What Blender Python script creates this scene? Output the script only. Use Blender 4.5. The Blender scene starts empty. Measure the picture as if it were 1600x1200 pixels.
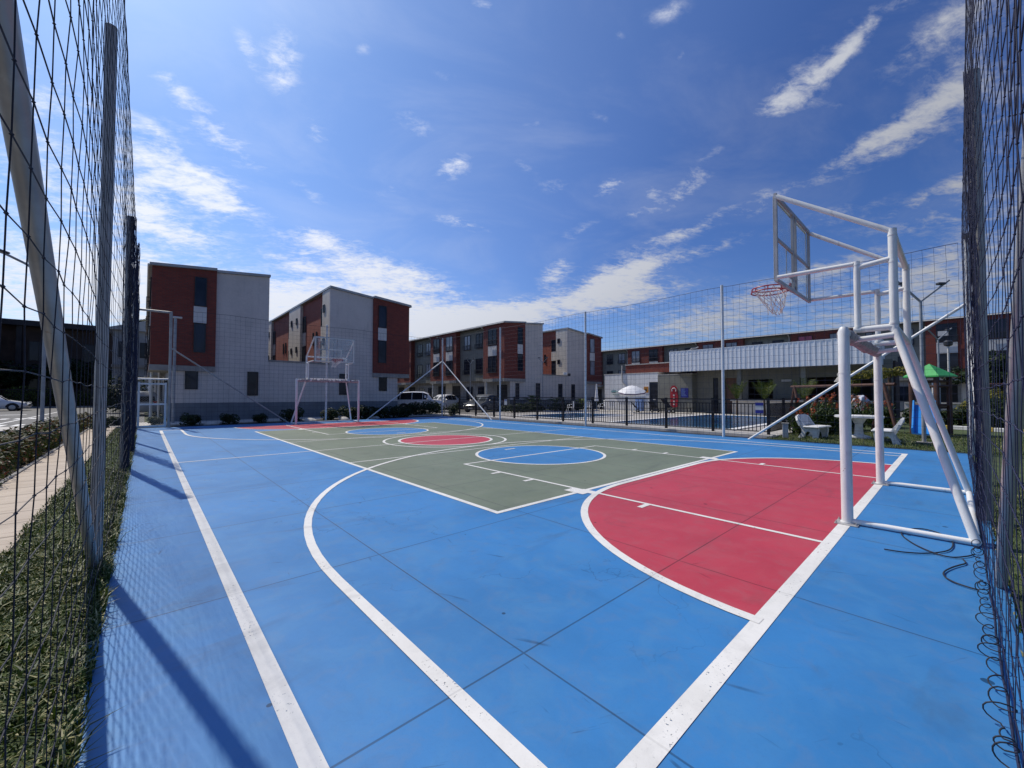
import bpy, math, random
from mathutils import Vector, Matrix, Euler
random.seed(7)
PI = math.pi
scene = bpy.context.scene
col = scene.collection

# ------------------------------------------------------------------ helpers
ORG = {}                                     # world origin of every object made here


def tag(o, label=None, cat=None, group=None, kind=None):
    if label: o['label'] = label
    if cat: o['category'] = cat
    if group: o['group'] = group
    if kind: o['kind'] = kind
    return o


def thing(name, loc, label, cat, group=None):
    o = bpy.data.objects.new(name, None)
    o.empty_display_size = 0.2
    col.objects.link(o)
    o.location = loc
    ORG[o] = Vector(loc)
    return tag(o, label, cat, group)


class MB:
    """collects geometry in world coordinates, build() links ONE mesh object"""
    def __init__(s):
        s.v = []; s.f = []; s.m = []; s.mi = 0

    def add(s, vs, fs):
        b = len(s.v)
        s.v += [tuple(p) for p in vs]
        for f in fs:
            s.f.append(tuple(b + i for i in f)); s.m.append(s.mi)
        return s

    def box(s, x0, x1, y0, y1, z0, z1):
        x0, x1 = min(x0, x1), max(x0, x1); y0, y1 = min(y0, y1), max(y0, y1)
        vs = [(x0, y0, z0), (x1, y0, z0), (x1, y1, z0), (x0, y1, z0), (x0, y0, z1), (x1, y0, z1), (x1, y1, z1), (x0, y1, z1)]
        return s.add(vs, [(0, 3, 2, 1), (4, 5, 6, 7), (0, 1, 5, 4), (1, 2, 6, 5), (2, 3, 7, 6), (3, 0, 4, 7)])

    def cbox(s, c, sx, sy, sz, rz=0.0, bev=0.0):
        """bevelled box, rotated about z"""
        cx, cy, cz = c
        def ring(ix, iy, z):
            p = []
            b = bev
            for (a, d) in ((-1, -1), (1, -1), (1, 1), (-1, 1)):
                X = a * (sx / 2 - ix); Y = d * (sy / 2 - iy)
                if b > 0:
                    if a * d > 0: p += [(X - a * 0, Y - d * b), (X - a * b, Y)] if (a, d) == (1, 1) else [(X, Y - d * b), (X - a * b, Y)]
                    else: p += [(X - a * b, Y), (X, Y - d * b)]
                else: p.append((X, Y))
            return [(x, y, z) for x, y in p]
        if bev > 0:
            zs = [(bev, -sz / 2), (0, -sz / 2 + bev), (0, sz / 2 - bev), (bev, sz / 2)]
            rings = []
            for ins, z in zs:
                q = []
                for (a, d) in ((-1, -1), (1, -1), (1, 1), (-1, 1)):
                    X = a * (sx / 2 - ins); Y = d * (sy / 2 - ins)
                    p1 = (X, Y - d * bev); p2 = (X - a * bev, Y)
                    q += [p1, p2] if a * d > 0 and True else [p2, p1]
                # order corners counter clockwise
                q.sort(key=lambda t: math.atan2(t[1] / sy, t[0] / sx))
                rings.append([(x, y, z) for x, y in q])
        else:
            rings = [ring(0, 0, -sz / 2), ring(0, 0, sz / 2)]
        n = len(rings[0]); vs = []
        ca, sa = math.cos(rz), math.sin(rz)
        for r in rings:
            for x, y, z in r: vs.append((cx + x * ca - y * sa, cy + x * sa + y * ca, cz + z))
        fs = [tuple(reversed(range(n))), tuple(range(n * (len(rings) - 1), n * len(rings)))]
        for k in range(len(rings) - 1):
            for i in range(n):
                fs.append((k * n + i, k * n + (i + 1) % n, (k + 1) * n + (i + 1) % n, (k + 1) * n + i))
        return s.add(vs, fs)

    def prism(s, poly, axis, a, b):
        """polygon of 2D points extruded along axis from a to b. axis 'x': pts (y,z); 'y': (x,z); 'z': (x,y)"""
        n = len(poly)
        def P(p, t):
            return (t, p[0], p[1]) if axis == 'x' else ((p[0], t, p[1]) if axis == 'y' else (p[0], p[1], t))
        vs = [P(p, a) for p in poly] + [P(p, b) for p in poly]
        fs = [tuple(range(n)), tuple(reversed(range(n, 2 * n)))] + [(i, (i + 1) % n + 0, (i + 1) % n + n, i + n) for i in range(n)]
        return s.add(vs, fs)

    def tube(s, pts, r, n=8, cap=True, closed=False):
        pts = [Vector(p) for p in pts]
        m = len(pts)
        rr = r if isinstance(r, (list, tuple)) else [r] * m
        vs = []; prev = None
        for i, p in enumerate(pts):
            if closed: d = (pts[(i + 1) % m] - pts[i - 1])
            else: d = (pts[min(i + 1, m - 1)] - pts[max(i - 1, 0)])
            d.normalize()
            if prev is None:
                a = d.orthogonal().normalized() if abs(d.z) > .9 else d.cross(Vector((0, 0, 1))).normalized()
            else:
                a = (prev - d * prev.dot(d)).normalized()
            prev = a
            b = d.cross(a)
            for k in range(n):
                t = 2 * PI * k / n
                vs.append(p + (a * math.cos(t) + b * math.sin(t)) * rr[i])
        fs = []
        for i in range(m if closed else m - 1):
            j = (i + 1) % m
            for k in range(n):
                fs.append((i * n + k, i * n + (k + 1) % n, j * n + (k + 1) % n, j * n + k))
        if cap and not closed:
            fs.append(tuple(reversed(range(n)))); fs.append(tuple(range((m - 1) * n, m * n)))
        return s.add(vs, fs)

    def lathe(s, prof, c, n=16):
        """profile [(r,z)] round the vertical axis at c"""
        vs = []
        for r, z in prof:
            for k in range(n):
                t = 2 * PI * k / n
                vs.append((c[0] + r * math.cos(t), c[1] + r * math.sin(t), c[2] + z))
        fs = []
        m = len(prof)
        for i in range(m - 1):
            for k in range(n):
                fs.append((i * n + k, i * n + (k + 1) % n, (i + 1) * n + (k + 1) % n, (i + 1) * n + k))
        fs.append(tuple(reversed(range(n)))); fs.append(tuple(range((m - 1) * n, m * n)))
        return s.add(vs, fs)

    def quad(s, a, b, c, d): return s.add([a, b, c, d], [(0, 1, 2, 3)])

    def xform(s, M):
        s.v = [tuple(M @ Vector(p)) for p in s.v]; return s

    def build(s, name, mats, parent=None, smooth=False, fix=False):
        me = bpy.data.meshes.new(name)
        if parent is not None: o0 = ORG[parent]
        else:
            xs = [p[0] for p in s.v]; ys = [p[1] for p in s.v]; zs = [p[2] for p in s.v]
            o0 = Vector(((min(xs) + max(xs)) / 2, (min(ys) + max(ys)) / 2, min(zs)))
        me.from_pydata([(p[0] - o0[0], p[1] - o0[1], p[2] - o0[2]) for p in s.v], [], s.f)
        if not isinstance(mats, (list, tuple)): mats = [mats]
        for m in mats: me.materials.append(m)
        if len(mats) > 1: me.polygons.foreach_set('material_index', s.m)
        if fix:
            import bmesh
            bm = bmesh.new(); bm.from_mesh(me); bmesh.ops.recalc_face_normals(bm, faces=bm.faces); bm.to_mesh(me); bm.free()
        if smooth:
            me.shade_smooth()
            if smooth is True: me.set_sharp_from_angle(angle=math.radians(40))
        me.update()
        o = bpy.data.objects.new(name, me)
        col.objects.link(o)
        if parent is not None: o.parent = parent
        else: o.location = o0
        ORG[o] = o0.copy()
        return o


def dup(src, loc=None, rz=None, sc=None, label=None):
    c = src.copy(); col.objects.link(c)
    if loc is not None: c.location = loc
    if rz is not None: c.rotation_euler = (0, 0, rz)
    if sc is not None: c.scale = (sc, sc, sc)
    if label: c['label'] = label
    ORG[c] = Vector(c.location)
    for ch in list(src.children):
        k = ch.copy(); col.objects.link(k); k.parent = c; ORG[k] = ORG[c]
        for g in list(ch.children):
            q = g.copy(); col.objects.link(q); q.parent = k; ORG[q] = ORG[c]
    return c


# ------------------------------------------------------------------ materials
def nt_new(name):
    m = bpy.data.materials.new(name); m.use_nodes = True
    nt = m.node_tree; b = nt.nodes['Principled BSDF']
    return m, nt, b


def nd(nt, t, ins=None, **kw):
    n = nt.nodes.new('ShaderNode' + t)
    for k, v in kw.items(): setattr(n, k, v)
    for k, v in (ins or {}).items():
        if hasattr(v, 'is_output') or isinstance(v, bpy.types.NodeSocket): nt.links.new(v, n.inputs[k])
        else: n.inputs[k].default_value = v
    return n


def math_(nt, op, a, b=None, c=None, clamp=False):
    ins = {0: a}
    if b is not None: ins[1] = b
    if c is not None: ins[2] = c
    n = nd(nt, 'Math', ins, operation=op); n.use_clamp = clamp
    return n.outputs[0]


def mixc(nt, fac, a, b, mode='MIX'):
    n = nt.nodes.new('ShaderNodeMix'); n.data_type = 'RGBA'; n.blend_type = mode
    for i, v in ((0, fac), (6, a), (7, b)):
        if isinstance(v, bpy.types.NodeSocket): nt.links.new(v, n.inputs[i])
        else: n.inputs[i].default_value = v if i == 0 else (*v[:3], 1)
    return n.outputs[2]


def ramp(nt, fac, stops, interp='LINEAR'):
    n = nt.nodes.new('ShaderNodeValToRGB'); n.color_ramp.interpolation = interp
    e = n.color_ramp.elements
    while len(e) > 1: e.remove(e[-1])
    e[0].position = stops[0][0]; e[0].color = (*stops[0][1], 1)
    for p, c in stops[1:]:
        x = e.new(p); x.color = (*c, 1)
    nt.links.new(fac, n.inputs[0])
    return n.outputs[0]


def pos(nt): return nd(nt, 'NewGeometry').outputs['Position']


def noise(nt, vec, scale, detail=4, rough=.55, stretch=None, dist=0.0):
    if stretch:
        vec = nd(nt, 'VectorMath', {0: vec, 1: stretch}, operation='MULTIPLY').outputs[0]
    return nd(nt, 'TexNoise', {'Vector': vec, 'Scale': scale, 'Detail': detail, 'Roughness': rough, 'Distortion': dist}).outputs['Fac']


def sst(nt, x, a, b):
    n = nd(nt, 'MapRange', {'Value': x, 'From Min': a, 'From Max': b, 'To Min': 0.0, 'To Max': 1.0}, interpolation_type='SMOOTHSTEP')
    return n.outputs[0]


def simple(name, c, rough=.6, var=.15, scale=3.0, metal=0.0, bump=0.0, bscale=60.0, dirt=None, spec=.5, obj=False):
    m, nt, b = nt_new(name)
    p = nd(nt, 'TexCoord').outputs['Object'] if obj else pos(nt)
    n1 = noise(nt, p, scale, 5, .6)
    lo = tuple(x * (1 - var) for x in c); hi = tuple(min(1, x * (1 + var)) for x in c)
    cc = mixc(nt, sst(nt, n1, .3, .7), lo, hi)
    if dirt:
        n2 = noise(nt, p, dirt[1], 6, .65)
        cc = mixc(nt, math_(nt, 'MULTIPLY', sst(nt, n2, .55, .75), dirt[2]), cc, dirt[0])
    nt.links.new(cc, b.inputs['Base Color'])
    b.inputs['Roughness'].default_value = rough; b.inputs['Metallic'].default_value = metal
    b.inputs['Specular IOR Level'].default_value = spec
    if bump:
        n3 = noise(nt, p, bscale, 4, .6)
        bp = nd(nt, 'Bump', {'Height': n3, 'Strength': bump, 'Distance': .01})
        nt.links.new(bp.outputs[0], b.inputs['Normal'])
    return m


def joint_mask(nt, p, period, off, width, axis):
    s = nd(nt, 'SeparateXYZ', {0: p}).outputs[axis]
    a = math_(nt, 'ADD', s, -off)
    a = math_(nt, 'DIVIDE', a, period)
    a = math_(nt, 'ADD', a, .5)
    a = math_(nt, 'FRACT', a)
    a = math_(nt, 'SUBTRACT', a, .5)
    a = math_(nt, 'ABSOLUTE', a)
    a = math_(nt, 'MULTIPLY', a, period)
    return math_(nt, 'SUBTRACT', 1.0, sst(nt, a, width * .5, width * 1.0))


def court_paint(name, c, worn, rough=.5, jstr=.72, scuff=.85, spots=True, var=.1):
    m, nt, b = nt_new(name)
    p = pos(nt)
    big = noise(nt, p, .55, 5, .6)
    mid = noise(nt, p, 2.6, 6, .65, dist=.6)
    fine = noise(nt, p, 38, 4, .7)
    streak = noise(nt, p, 1.4, 6, .7, stretch=(1.0, .35, 1), dist=1.2)
    lo = tuple(x * (1 - var) for x in c); hi = tuple(min(1, x * (1 + var)) for x in c)
    cc = mixc(nt, sst(nt, big, .32, .68), lo, hi)
    cc = mixc(nt, math_(nt, 'MULTIPLY', sst(nt, mid, .42, .72), .5), cc, worn)
    cc = mixc(nt, math_(nt, 'MULTIPLY', sst(nt, streak, .52, .72), .30), cc, tuple(x * .72 for x in c))
    cc = mixc(nt, math_(nt, 'MULTIPLY', sst(nt, fine, .45, .8), .10), cc, tuple(x * .55 for x in c))
    # rubbed scuff marks: thin, stretched, sparse
    for k, (st, rot) in enumerate((((2.2, 22, 1), .5), ((20, 2.4, 1), .2), ((9, 1.1, 1), -.45))):
        v = nd(nt, 'VectorRotate', {'Vector': p, 'Angle': rot}, rotation_type='Z_AXIS').outputs[0]
        n = noise(nt, v, 1.0, 3, .6, stretch=st, dist=.3)
        gate = noise(nt, p, .9 + .3 * k, 2, .5)
        f = math_(nt, 'MULTIPLY', sst(nt, n, .66, .77), sst(nt, gate, .46, .58))
        cc = mixc(nt, math_(nt, 'MULTIPLY', f, scuff), cc, tuple(x * .33 for x in c))
    film = noise(nt, p, 6.5, 8, .7, dist=.8)
    cc = mixc(nt, math_(nt, 'MULTIPLY', sst(nt, film, .46, .70), .26), cc, tuple(x * .5 + .10 for x in c))
    sm = noise(nt, p, 1.05, 5, .62, stretch=(.8, 2.0, 1), dist=.5)
    cc = mixc(nt, math_(nt, 'MULTIPLY', sst(nt, sm, .56, .74), .48), cc, tuple(x * .45 + .03 for x in c))
    grit = noise(nt, p, 140, 2, .5)
    cc = mixc(nt, math_(nt, 'MULTIPLY', sst(nt, grit, .60, .78), .16), cc, tuple(x * .4 for x in c))
    if spots:
        v = nd(nt, 'TexVoronoi', {'Vector': p, 'Scale': 3.1, 'Randomness': 1.0})
        r = nd(nt, 'SeparateColor', {0: v.outputs['Color']}).outputs[0]
        thr = math_(nt, 'MULTIPLY', math_(nt, 'POWER', r, 3.0), .085)
        f = math_(nt, 'LESS_THAN', v.outputs['Distance'], thr)
        cc = mixc(nt, math_(nt, 'MULTIPLY', f, .8), cc, tuple(x * .18 for x in c))
        # hairline cracks
        vd = nd(nt, 'VectorMath', {0: p, 1: nd(nt, 'TexNoise', {'Vector': p, 'Scale': 2.5, 'Detail': 5}).outputs['Color']}, operation='ADD').outputs[0]
        cr = nd(nt, 'TexVoronoi', {'Vector': vd, 'Scale': .55}, feature='DISTANCE_TO_EDGE').outputs['Distance']
        g2 = noise(nt, p, .5, 2, .5)
        f = math_(nt, 'MULTIPLY', math_(nt, 'SUBTRACT', 1.0, sst(nt, cr, .0015, .0045)), sst(nt, g2, .52, .6))
        cc = mixc(nt, math_(nt, 'MULTIPLY', f, .5), cc, tuple(x * .45 for x in c))
    jx = joint_mask(nt, p, 1.8, 0.0, .0075, 0); jy = joint_mask(nt, p, 1.8, .1, .0075, 1)
    j = math_(nt, 'MAXIMUM', jx, jy)
    jn = math_(nt, 'MULTIPLY', j, math_(nt, 'ADD', .45, math_(nt, 'MULTIPLY', mid, .9)), clamp=True)
    cc = mixc(nt, math_(nt, 'MULTIPLY', jn, jstr), cc, tuple(x * .16 + .004 for x in c))
    # faint grey soil along the joints
    sx = joint_mask(nt, p, 1.8, 0.0, .05, 0); sy = joint_mask(nt, p, 1.8, .1, .05, 1)
    soil = math_(nt, 'MULTIPLY', math_(nt, 'MAXIMUM', sx, sy), math_(nt, 'MULTIPLY', sst(nt, mid, .4, .7), .12))
    cc = mixc(nt, soil, cc, (.09, .09, .10))
    nt.links.new(cc, b.inputs['Base Color'])
    rg = math_(nt, 'ADD', rough - .08, math_(nt, 'MULTIPLY', mid, .2))
    nt.links.new(rg, b.inputs['Roughness'])
    b.inputs['Specular IOR Level'].default_value = .32
    h = math_(nt, 'ADD', math_(nt, 'MULTIPLY', fine, .35), math_(nt, 'MULTIPLY', j, -1.0))
    bp = nd(nt, 'Bump', {'Height': h, 'Strength': .22, 'Distance': .006})
    nt.links.new(bp.outputs[0], b.inputs['Normal'])
    return m


def brick_mat(name, c1, c2, mortar, w=.24, h=.075, msize=.012, rough=.85, offset=.5, bumps=.4):
    m, nt, b = nt_new(name)
    p = pos(nt)
    s = nd(nt, 'SeparateXYZ', {0: p})
    u = math_(nt, 'ADD', s.outputs[0], s.outputs[1])
    v = nd(nt, 'CombineXYZ', {0: u, 1: s.outputs[2], 2: 0.0}).outputs[0]
    t = nd(nt, 'TexBrick', {'Vector': v, 'Color1': (*c1, 1), 'Color2': (*c2, 1), 'Mortar': (*mortar, 1), 'Scale': 1.0, 'Mortar Size': msize, 'Bias': 0.0, 'Brick Width': w, 'Row Height': h}, offset=offset)
    n1 = noise(nt, p, .8, 5, .6); n2 = noise(nt, p, 9, 4, .6)
    cc = mixc(nt, math_(nt, 'MULTIPLY', sst(nt, n1, .4, .75), .35), t.outputs[0], tuple(x * .6 for x in c1))
    cc = mixc(nt, math_(nt, 'MULTIPLY', sst(nt, n2, .45, .75), .2), cc, tuple(min(1, x * 1.4) for x in c2))
    nt.links.new(cc, b.inputs['Base Color']); b.inputs['Roughness'].default_value = rough
    bp = nd(nt, 'Bump', {'Height': t.outputs['Fac'], 'Strength': bumps, 'Distance': -.008})
    nt.links.new(bp.outputs[0], b.inputs['Normal'])
    return m


def leaf_mat(name, stops, rough=.55, trans=.25):
    m, nt, b = nt_new(name)
    r = nd(nt, 'NewGeometry').outputs['Random Per Island']
    cc = ramp(nt, r, stops)
    nt.links.new(cc, b.inputs['Base Color']); b.inputs['Roughness'].default_value = rough
    b.inputs['Specular IOR Level'].default_value = .22
    tr = nd(nt, 'BsdfTranslucent', {'Color': cc})
    mx = nd(nt, 'MixShader', {0: trans, 1: b.outputs[0], 2: tr.outputs[0]})
    nt.links.new(mx.outputs[0], nt.nodes['Material Output'].inputs[0])
    return m


def glass_mat(name, tint=(.02, .025, .035), rough=.06):
    m, nt, b = nt_new(name)
    p = pos(nt)
    n = noise(nt, p, .7, 3, .5)
    cc = mixc(nt, sst(nt, n, .35, .65), tint, tuple(x * 2.2 for x in tint))
    nt.links.new(cc, b.inputs['Base Color']); b.inputs['Roughness'].default_value = rough
    b.inputs['Specular IOR Level'].default_value = .2
    return m


M = {}
M['blue'] = court_paint('blue_court_paint', (.036, .183, .43), (.066, .222, .435))
M['green'] = court_paint('green_court_paint', (.150, .178, .118), (.18, .20, .145), scuff=.7)
M['red'] = court_paint('red_court_paint', (.435, .042, .064), (.45, .072, .094), scuff=.7)
M['line'] = court_paint('white_line_paint', (.74, .72, .67), (.62, .60, .55), jstr=.18, scuff=.22, spots=False, var=.06)
m = M['line']; nt = m.node_tree; b = nt.nodes['Principled BSDF']; p = pos(nt)
ch1 = noise(nt, p, 55, 5, .7); ch2 = noise(nt, p, 2.2, 3, .6); ch3 = noise(nt, p, 14, 6, .75, stretch=(1, 1, 1), dist=1.0)
chip = math_(nt, 'MAXIMUM', math_(nt, 'MULTIPLY', sst(nt, ch1, .61, .66), sst(nt, ch2, .44, .58)), math_(nt, 'MULTIPLY', sst(nt, ch3, .655, .70), .8))
tr = nd(nt, 'BsdfTransparent'); mx = nd(nt, 'MixShader', {0: chip, 1: b.outputs[0], 2: tr.outputs[0]}); nt.links.new(mx.outputs[0], nt.nodes['Material Output'].inputs[0])
M['white_tube'] = simple('white_enamel_paint', (.77, .76, .72), .36, .06, 2.5, bump=.05, bscale=25, dirt=((.42, .38, .33), 6.0, .35))
def weather(m, col_r, sc, lo_, hi_, amt, stretch=None, obj=True):
    nt = m.node_tree; b = nt.nodes['Principled BSDF']
    src = b.inputs['Base Color'].links[0].from_socket
    pp = nd(nt, 'TexCoord').outputs['Object'] if obj else pos(nt)
    f = math_(nt, 'MULTIPLY', sst(nt, noise(nt, pp, sc, 6, .68, stretch=stretch, dist=.3), lo_, hi_), amt)
    nt.links.new(mixc(nt, f, src, col_r), b.inputs['Base Color'])
weather(M['white_tube'], (.20, .095, .045), 17, .665, .72, .85); weather(M['white_tube'], (.40, .36, .31), 3.2, .55, .72, .45, (3, 3, .45)); weather(M['white_tube'], (.30, .29, .28), 40, .66, .76, .6)
M['grey_tube'] = simple('grey_galvanised_pole', (.36, .345, .32), .45, .18, 5, metal=.25, bump=.1, bscale=30, dirt=((.2, .19, .18), 5.0, .5))
M['white_pole'] = simple('white_painted_pole', (.68, .68, .66), .42, .1, 4, dirt=((.36, .34, .31), 7.0, .45), bump=.08, bscale=30)
M['net'] = simple('black_net_twine', (.012, .012, .022), .7, .3, 8)
M['netblue'] = simple('dark_blue_net_twine', (.012, .016, .05), .7, .3, 8)
M['rope'] = simple('black_rope', (.014, .016, .024), .7, .3, 30)
M['whitenet'] = simple('white_hoop_net', (.72, .70, .66), .8, .1, 8)
M['rimred'] = simple('red_rim_paint', (.33, .035, .05), .4, .15, 8)
M['acrylic'] = None
m, nt, b = nt_new('clear_backboard')
p = pos(nt)
nz = noise(nt, p, 3.5, 5, .6)
gl = nd(nt, 'BsdfTransparent', {'Color': (.93, .95, .96, 1)})
b.inputs['Base Color'].default_value = (.62, .66, .68, 1); b.inputs['Roughness'].default_value = .12
fz = math_(nt, 'ADD', .10, math_(nt, 'MULTIPLY', sst(nt, nz, .35, .75), .16))
mx = nd(nt, 'MixShader', {0: fz, 1: gl.outputs[0], 2: b.outputs[0]})
nt.links.new(mx.outputs[0], nt.nodes['Material Output'].inputs[0])
M['acrylic'] = m
M['boardframe'] = simple('dull_steel_frame', (.40, .385, .37), .5, .15, 4, metal=.2)
M['tape'] = simple('dusty_wrapped_tape', (.34, .31, .30), .85, .3, 18, bump=.5, bscale=40)
M['brick'] = brick_mat('red_brick', (.245, .045, .027), (.165, .031, .021), (.12, .052, .04))
M['brickf'] = brick_mat('fine_red_brick', (.40, .085, .045), (.32, .065, .038), (.24, .12, .085))
M['greywall'] = brick_mat('pale_grey_render', (.61, .55, .50), (.595, .535, .485), (.57, .515, .47), w=.8, h=.4, msize=.006, bumps=.1)
M['blockwall'] = brick_mat('painted_block', (.61, .555, .505), (.59, .535, .485), (.55, .50, .455), w=.4, h=.2, msize=.010, bumps=.2)
M['olive'] = simple('olive_grey_render', (.215, .21, .175), .85, .1, 1.2, bump=.1, dirt=((.15, .145, .12), 2.0, .4))
M['beige'] = simple('warm_beige_render', (.68, .62, .53), .85, .07, 1.2, bump=.1, dirt=((.36, .33, .28), 2.5, .35))
M['darkband'] = simple('dark_grey_plinth', (.155, .165, .18), .8, .12, 1.5)
M['slab'] = simple('cast_concrete', (.30, .285, .26), .85, .15, 2, bump=.2, dirt=((.16, .15, .14), 3, .5))
M['paleslab'] = simple('pale_concrete', (.52, .49, .44), .85, .12, 1.6, bump=.2, dirt=((.28, .26, .23), 2.2, .5))
M['panel'] = simple('pale_facade_panel', (.58, .56, .53), .7, .06, 2)
M['glass'] = glass_mat('dark_window_glass', (.014, .017, .025))
M['curtain'] = simple('curtained_glass', (.25, .26, .29), .15, .25, 1.3)
M['pinkcurtain'] = simple('pink_curtain_glass', (.36, .06, .11), .2, .2, 2)
M['frame'] = simple('black_window_frame', (.018, .018, .02), .5, .2, 6)
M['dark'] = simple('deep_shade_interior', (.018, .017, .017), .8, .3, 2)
M['roofmetal'] = simple('grey_roof_sheet', (.36, .36, .35), .5, .15, 1.5, metal=.15)
M['fascia'] = simple('pale_ribbed_cladding', (.80, .81, .81), .5, .06, 2, dirt=((.44, .44, .43), 2.0, .3))
M['whitewall'] = brick_mat('white_tiled_wall', (.80, .79, .765), (.77, .76, .735), (.60, .59, .57), w=.4, h=.4, msize=.012, offset=0, bumps=.15)
M['black_metal'] = simple('black_fence_metal', (.008, .008, .010), .55, .25, 6, spec=.25)
M['pole_dark'] = simple('grey_lamp_pole', (.30, .31, .32), .45, .15, 5, metal=.2)
M['lampblack'] = simple('dark_lamp_head', (.03, .03, .034), .4, .2, 6)
M['asphalt'] = simple('asphalt', (.125, .122, .115), .85, .22, 1.5, bump=.4, bscale=80, dirt=((.17, .165, .155), .8, .6))
M['roadwhite'] = simple('road_marking', (.72, .71, .68), .7, .1, 3, dirt=((.3, .29, .28), 5, .35))
M['soil'] = simple('dark_soil', (.045, .034, .024), .95, .4, 6, bump=.6, bscale=30)
M['ground'] = simple('grassy_ground', (.055, .065, .026), .95, .35, 1.6, bump=.5, bscale=25, dirt=((.085, .068, .038), 1.2, .6))
M['lawn'] = simple('lawn_base', (.050, .072, .020), .95, .35, 2.2, bump=.5, bscale=25, dirt=((.09, .085, .03), 1.4, .6))
M['deck'] = simple('pool_deck_concrete', (.40, .375, .34), .8, .12, 1.2, bump=.15, dirt=((.27, .25, .23), 1.5, .4))
M['coping'] = simple('white_pool_coping', (.70, .69, .66), .6, .06, 3)
M['wood'] = simple('dark_red_timber', (.075, .030, .018), .7, .3, 5, bump=.3)
M['greenroof'] = simple('green_playhouse_roof', (.045, .33, .075), .45, .12, 5)
M['slide'] = simple('blue_slide_plastic', (.025, .21, .56), .35, .08, 2)
M['bench'] = simple('white_cast_bench', (.62, .62, .61), .7, .10, 6, bump=.2, dirt=((.36, .36, .35), 5, .45))
M['white_paint'] = simple('white_car_paint', (.72, .72, .73), .22, .03, 1, spec=.6)
M['silver_paint'] = simple('dark_silver_car_paint', (.12, .125, .13), .25, .05, 1, spec=.6)
M['grey_paint'] = simple('grey_car_paint', (.30, .31, .32), .25, .05, 1, spec=.6)
M['carglass'] = glass_mat('car_glass', (.010, .011, .013), .05)
M['tyre'] = simple('tyre_rubber', (.014, .014, .015), .8, .2, 8)
M['rim'] = simple('wheel_rim_alloy', (.33, .33, .34), .35, .1, 8, metal=.6)
M['lampglass'] = simple('headlamp_lens', (.62, .60, .52), .12, .1, 6)
M['redlamp'] = simple('tail_lamp_lens', (.35, .02, .02), .15, .1, 6)
M['plastic_white'] = simple('white_plastic', (.72, .72, .72), .4, .05, 4)
M['parasol'] = simple('white_parasol_cloth', (.76, .75, .74), .85, .05, 3)
M['parasolband'] = simple('violet_parasol_band', (.16, .10, .17), .85, .1, 3)
M['redboard'] = simple('red_rescue_board', (.36, .018, .028), .4, .15, 3)
M['bluesign'] = simple('blue_sign_face', (.018, .022, .22), .4, .1, 4)
M['orangesign'] = simple('orange_sign_face', (.52, .22, .03), .45, .1, 5)
M['bluepanel'] = simple('pale_blue_panel', (.22, .34, .62), .5, .1, 4)
M['aqua'] = simple('teal_hose', (.05, .20, .24), .5, .1, 5)
M['door'] = simple('dark_louvre_door', (.022, .028, .045), .5, .15, 4)
M['wooddoor'] = simple('brown_door', (.17, .085, .05), .6, .15, 4)
M['skin'] = simple('skin', (.36, .19, .13), .55, .06, 9)
M['shirt'] = simple('white_blue_shirt', (.52, .55, .64), .85, .08, 6)
M['trouser'] = simple('dark_trousers', (.018, .018, .022), .85, .2, 6)
M['hair'] = simple('dark_hair', (.012, .009, .008), .7, .2, 9)
M['housewall'] = simple('weathered_pale_wall', (.33, .34, .35), .85, .12, 1, dirt=((.2, .2, .2), 1.6, .5))
M['darkwall'] = simple('dark_brown_wall', (.060, .040, .032), .85, .3, .8)
M['darkroof'] = simple('dark_roof_sheet', (.035, .033, .034), .8, .25, .8)
M['yellow'] = simple('yellow_kerb_paint', (.50, .36, .05), .7, .15, 4)
M['bark'] = simple('bark', (.075, .052, .036), .9, .3, 8, bump=.6, bscale=20)
M['grass'] = leaf_mat('grass_blades', [(0, (.018, .036, .005)), (.42, (.042, .074, .008)), (.76, (.082, .112, .014)), (.83, (.20, .19, .05)), (1, (.46, .42, .22))], .5, .2)
M['leaf'] = leaf_mat('shrub_leaves', [(0, (.018, .034, .010)), (.5, (.034, .060, .015)), (1, (.075, .105, .024))])
M['leafbright'] = leaf_mat('light_green_leaves', [(0, (.05, .085, .018)), (.6, (.10, .15, .03)), (1, (.18, .22, .05))], trans=.4)
M['leafdark'] = leaf_mat('dark_tree_leaves', [(0, (.010, .022, .008)), (.6, (.020, .038, .011)), (1, (.042, .064, .018))])
M['leafyellow'] = leaf_mat('yellow_green_leaves', [(0, (.06, .075, .012)), (.5, (.13, .13, .018)), (1, (.24, .20, .03))])
M['hedge'] = leaf_mat('red_green_hedge_leaves', [(0, (.024, .036, .011)), (.45, (.048, .066, .016)), (.72, (.075, .08, .018)), (.80, (.10, .038, .018)), (.93, (.13, .040, .020)), (1, (.16, .12, .03))])
M['flower'] = leaf_mat('orange_red_petals', [(0, (.22, .025, .016)), (.5, (.36, .07, .025)), (1, (.45, .18, .08))])
M['palm'] = leaf_mat('palm_leaves', [(0, (.030, .055, .012)), (.6, (.07, .105, .020)), (1, (.15, .17, .035))])
M['frond_tan'] = leaf_mat('straw_yellow_frond', [(0, (.34, .30, .13)), (1, (.46, .40, .20))])

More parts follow.
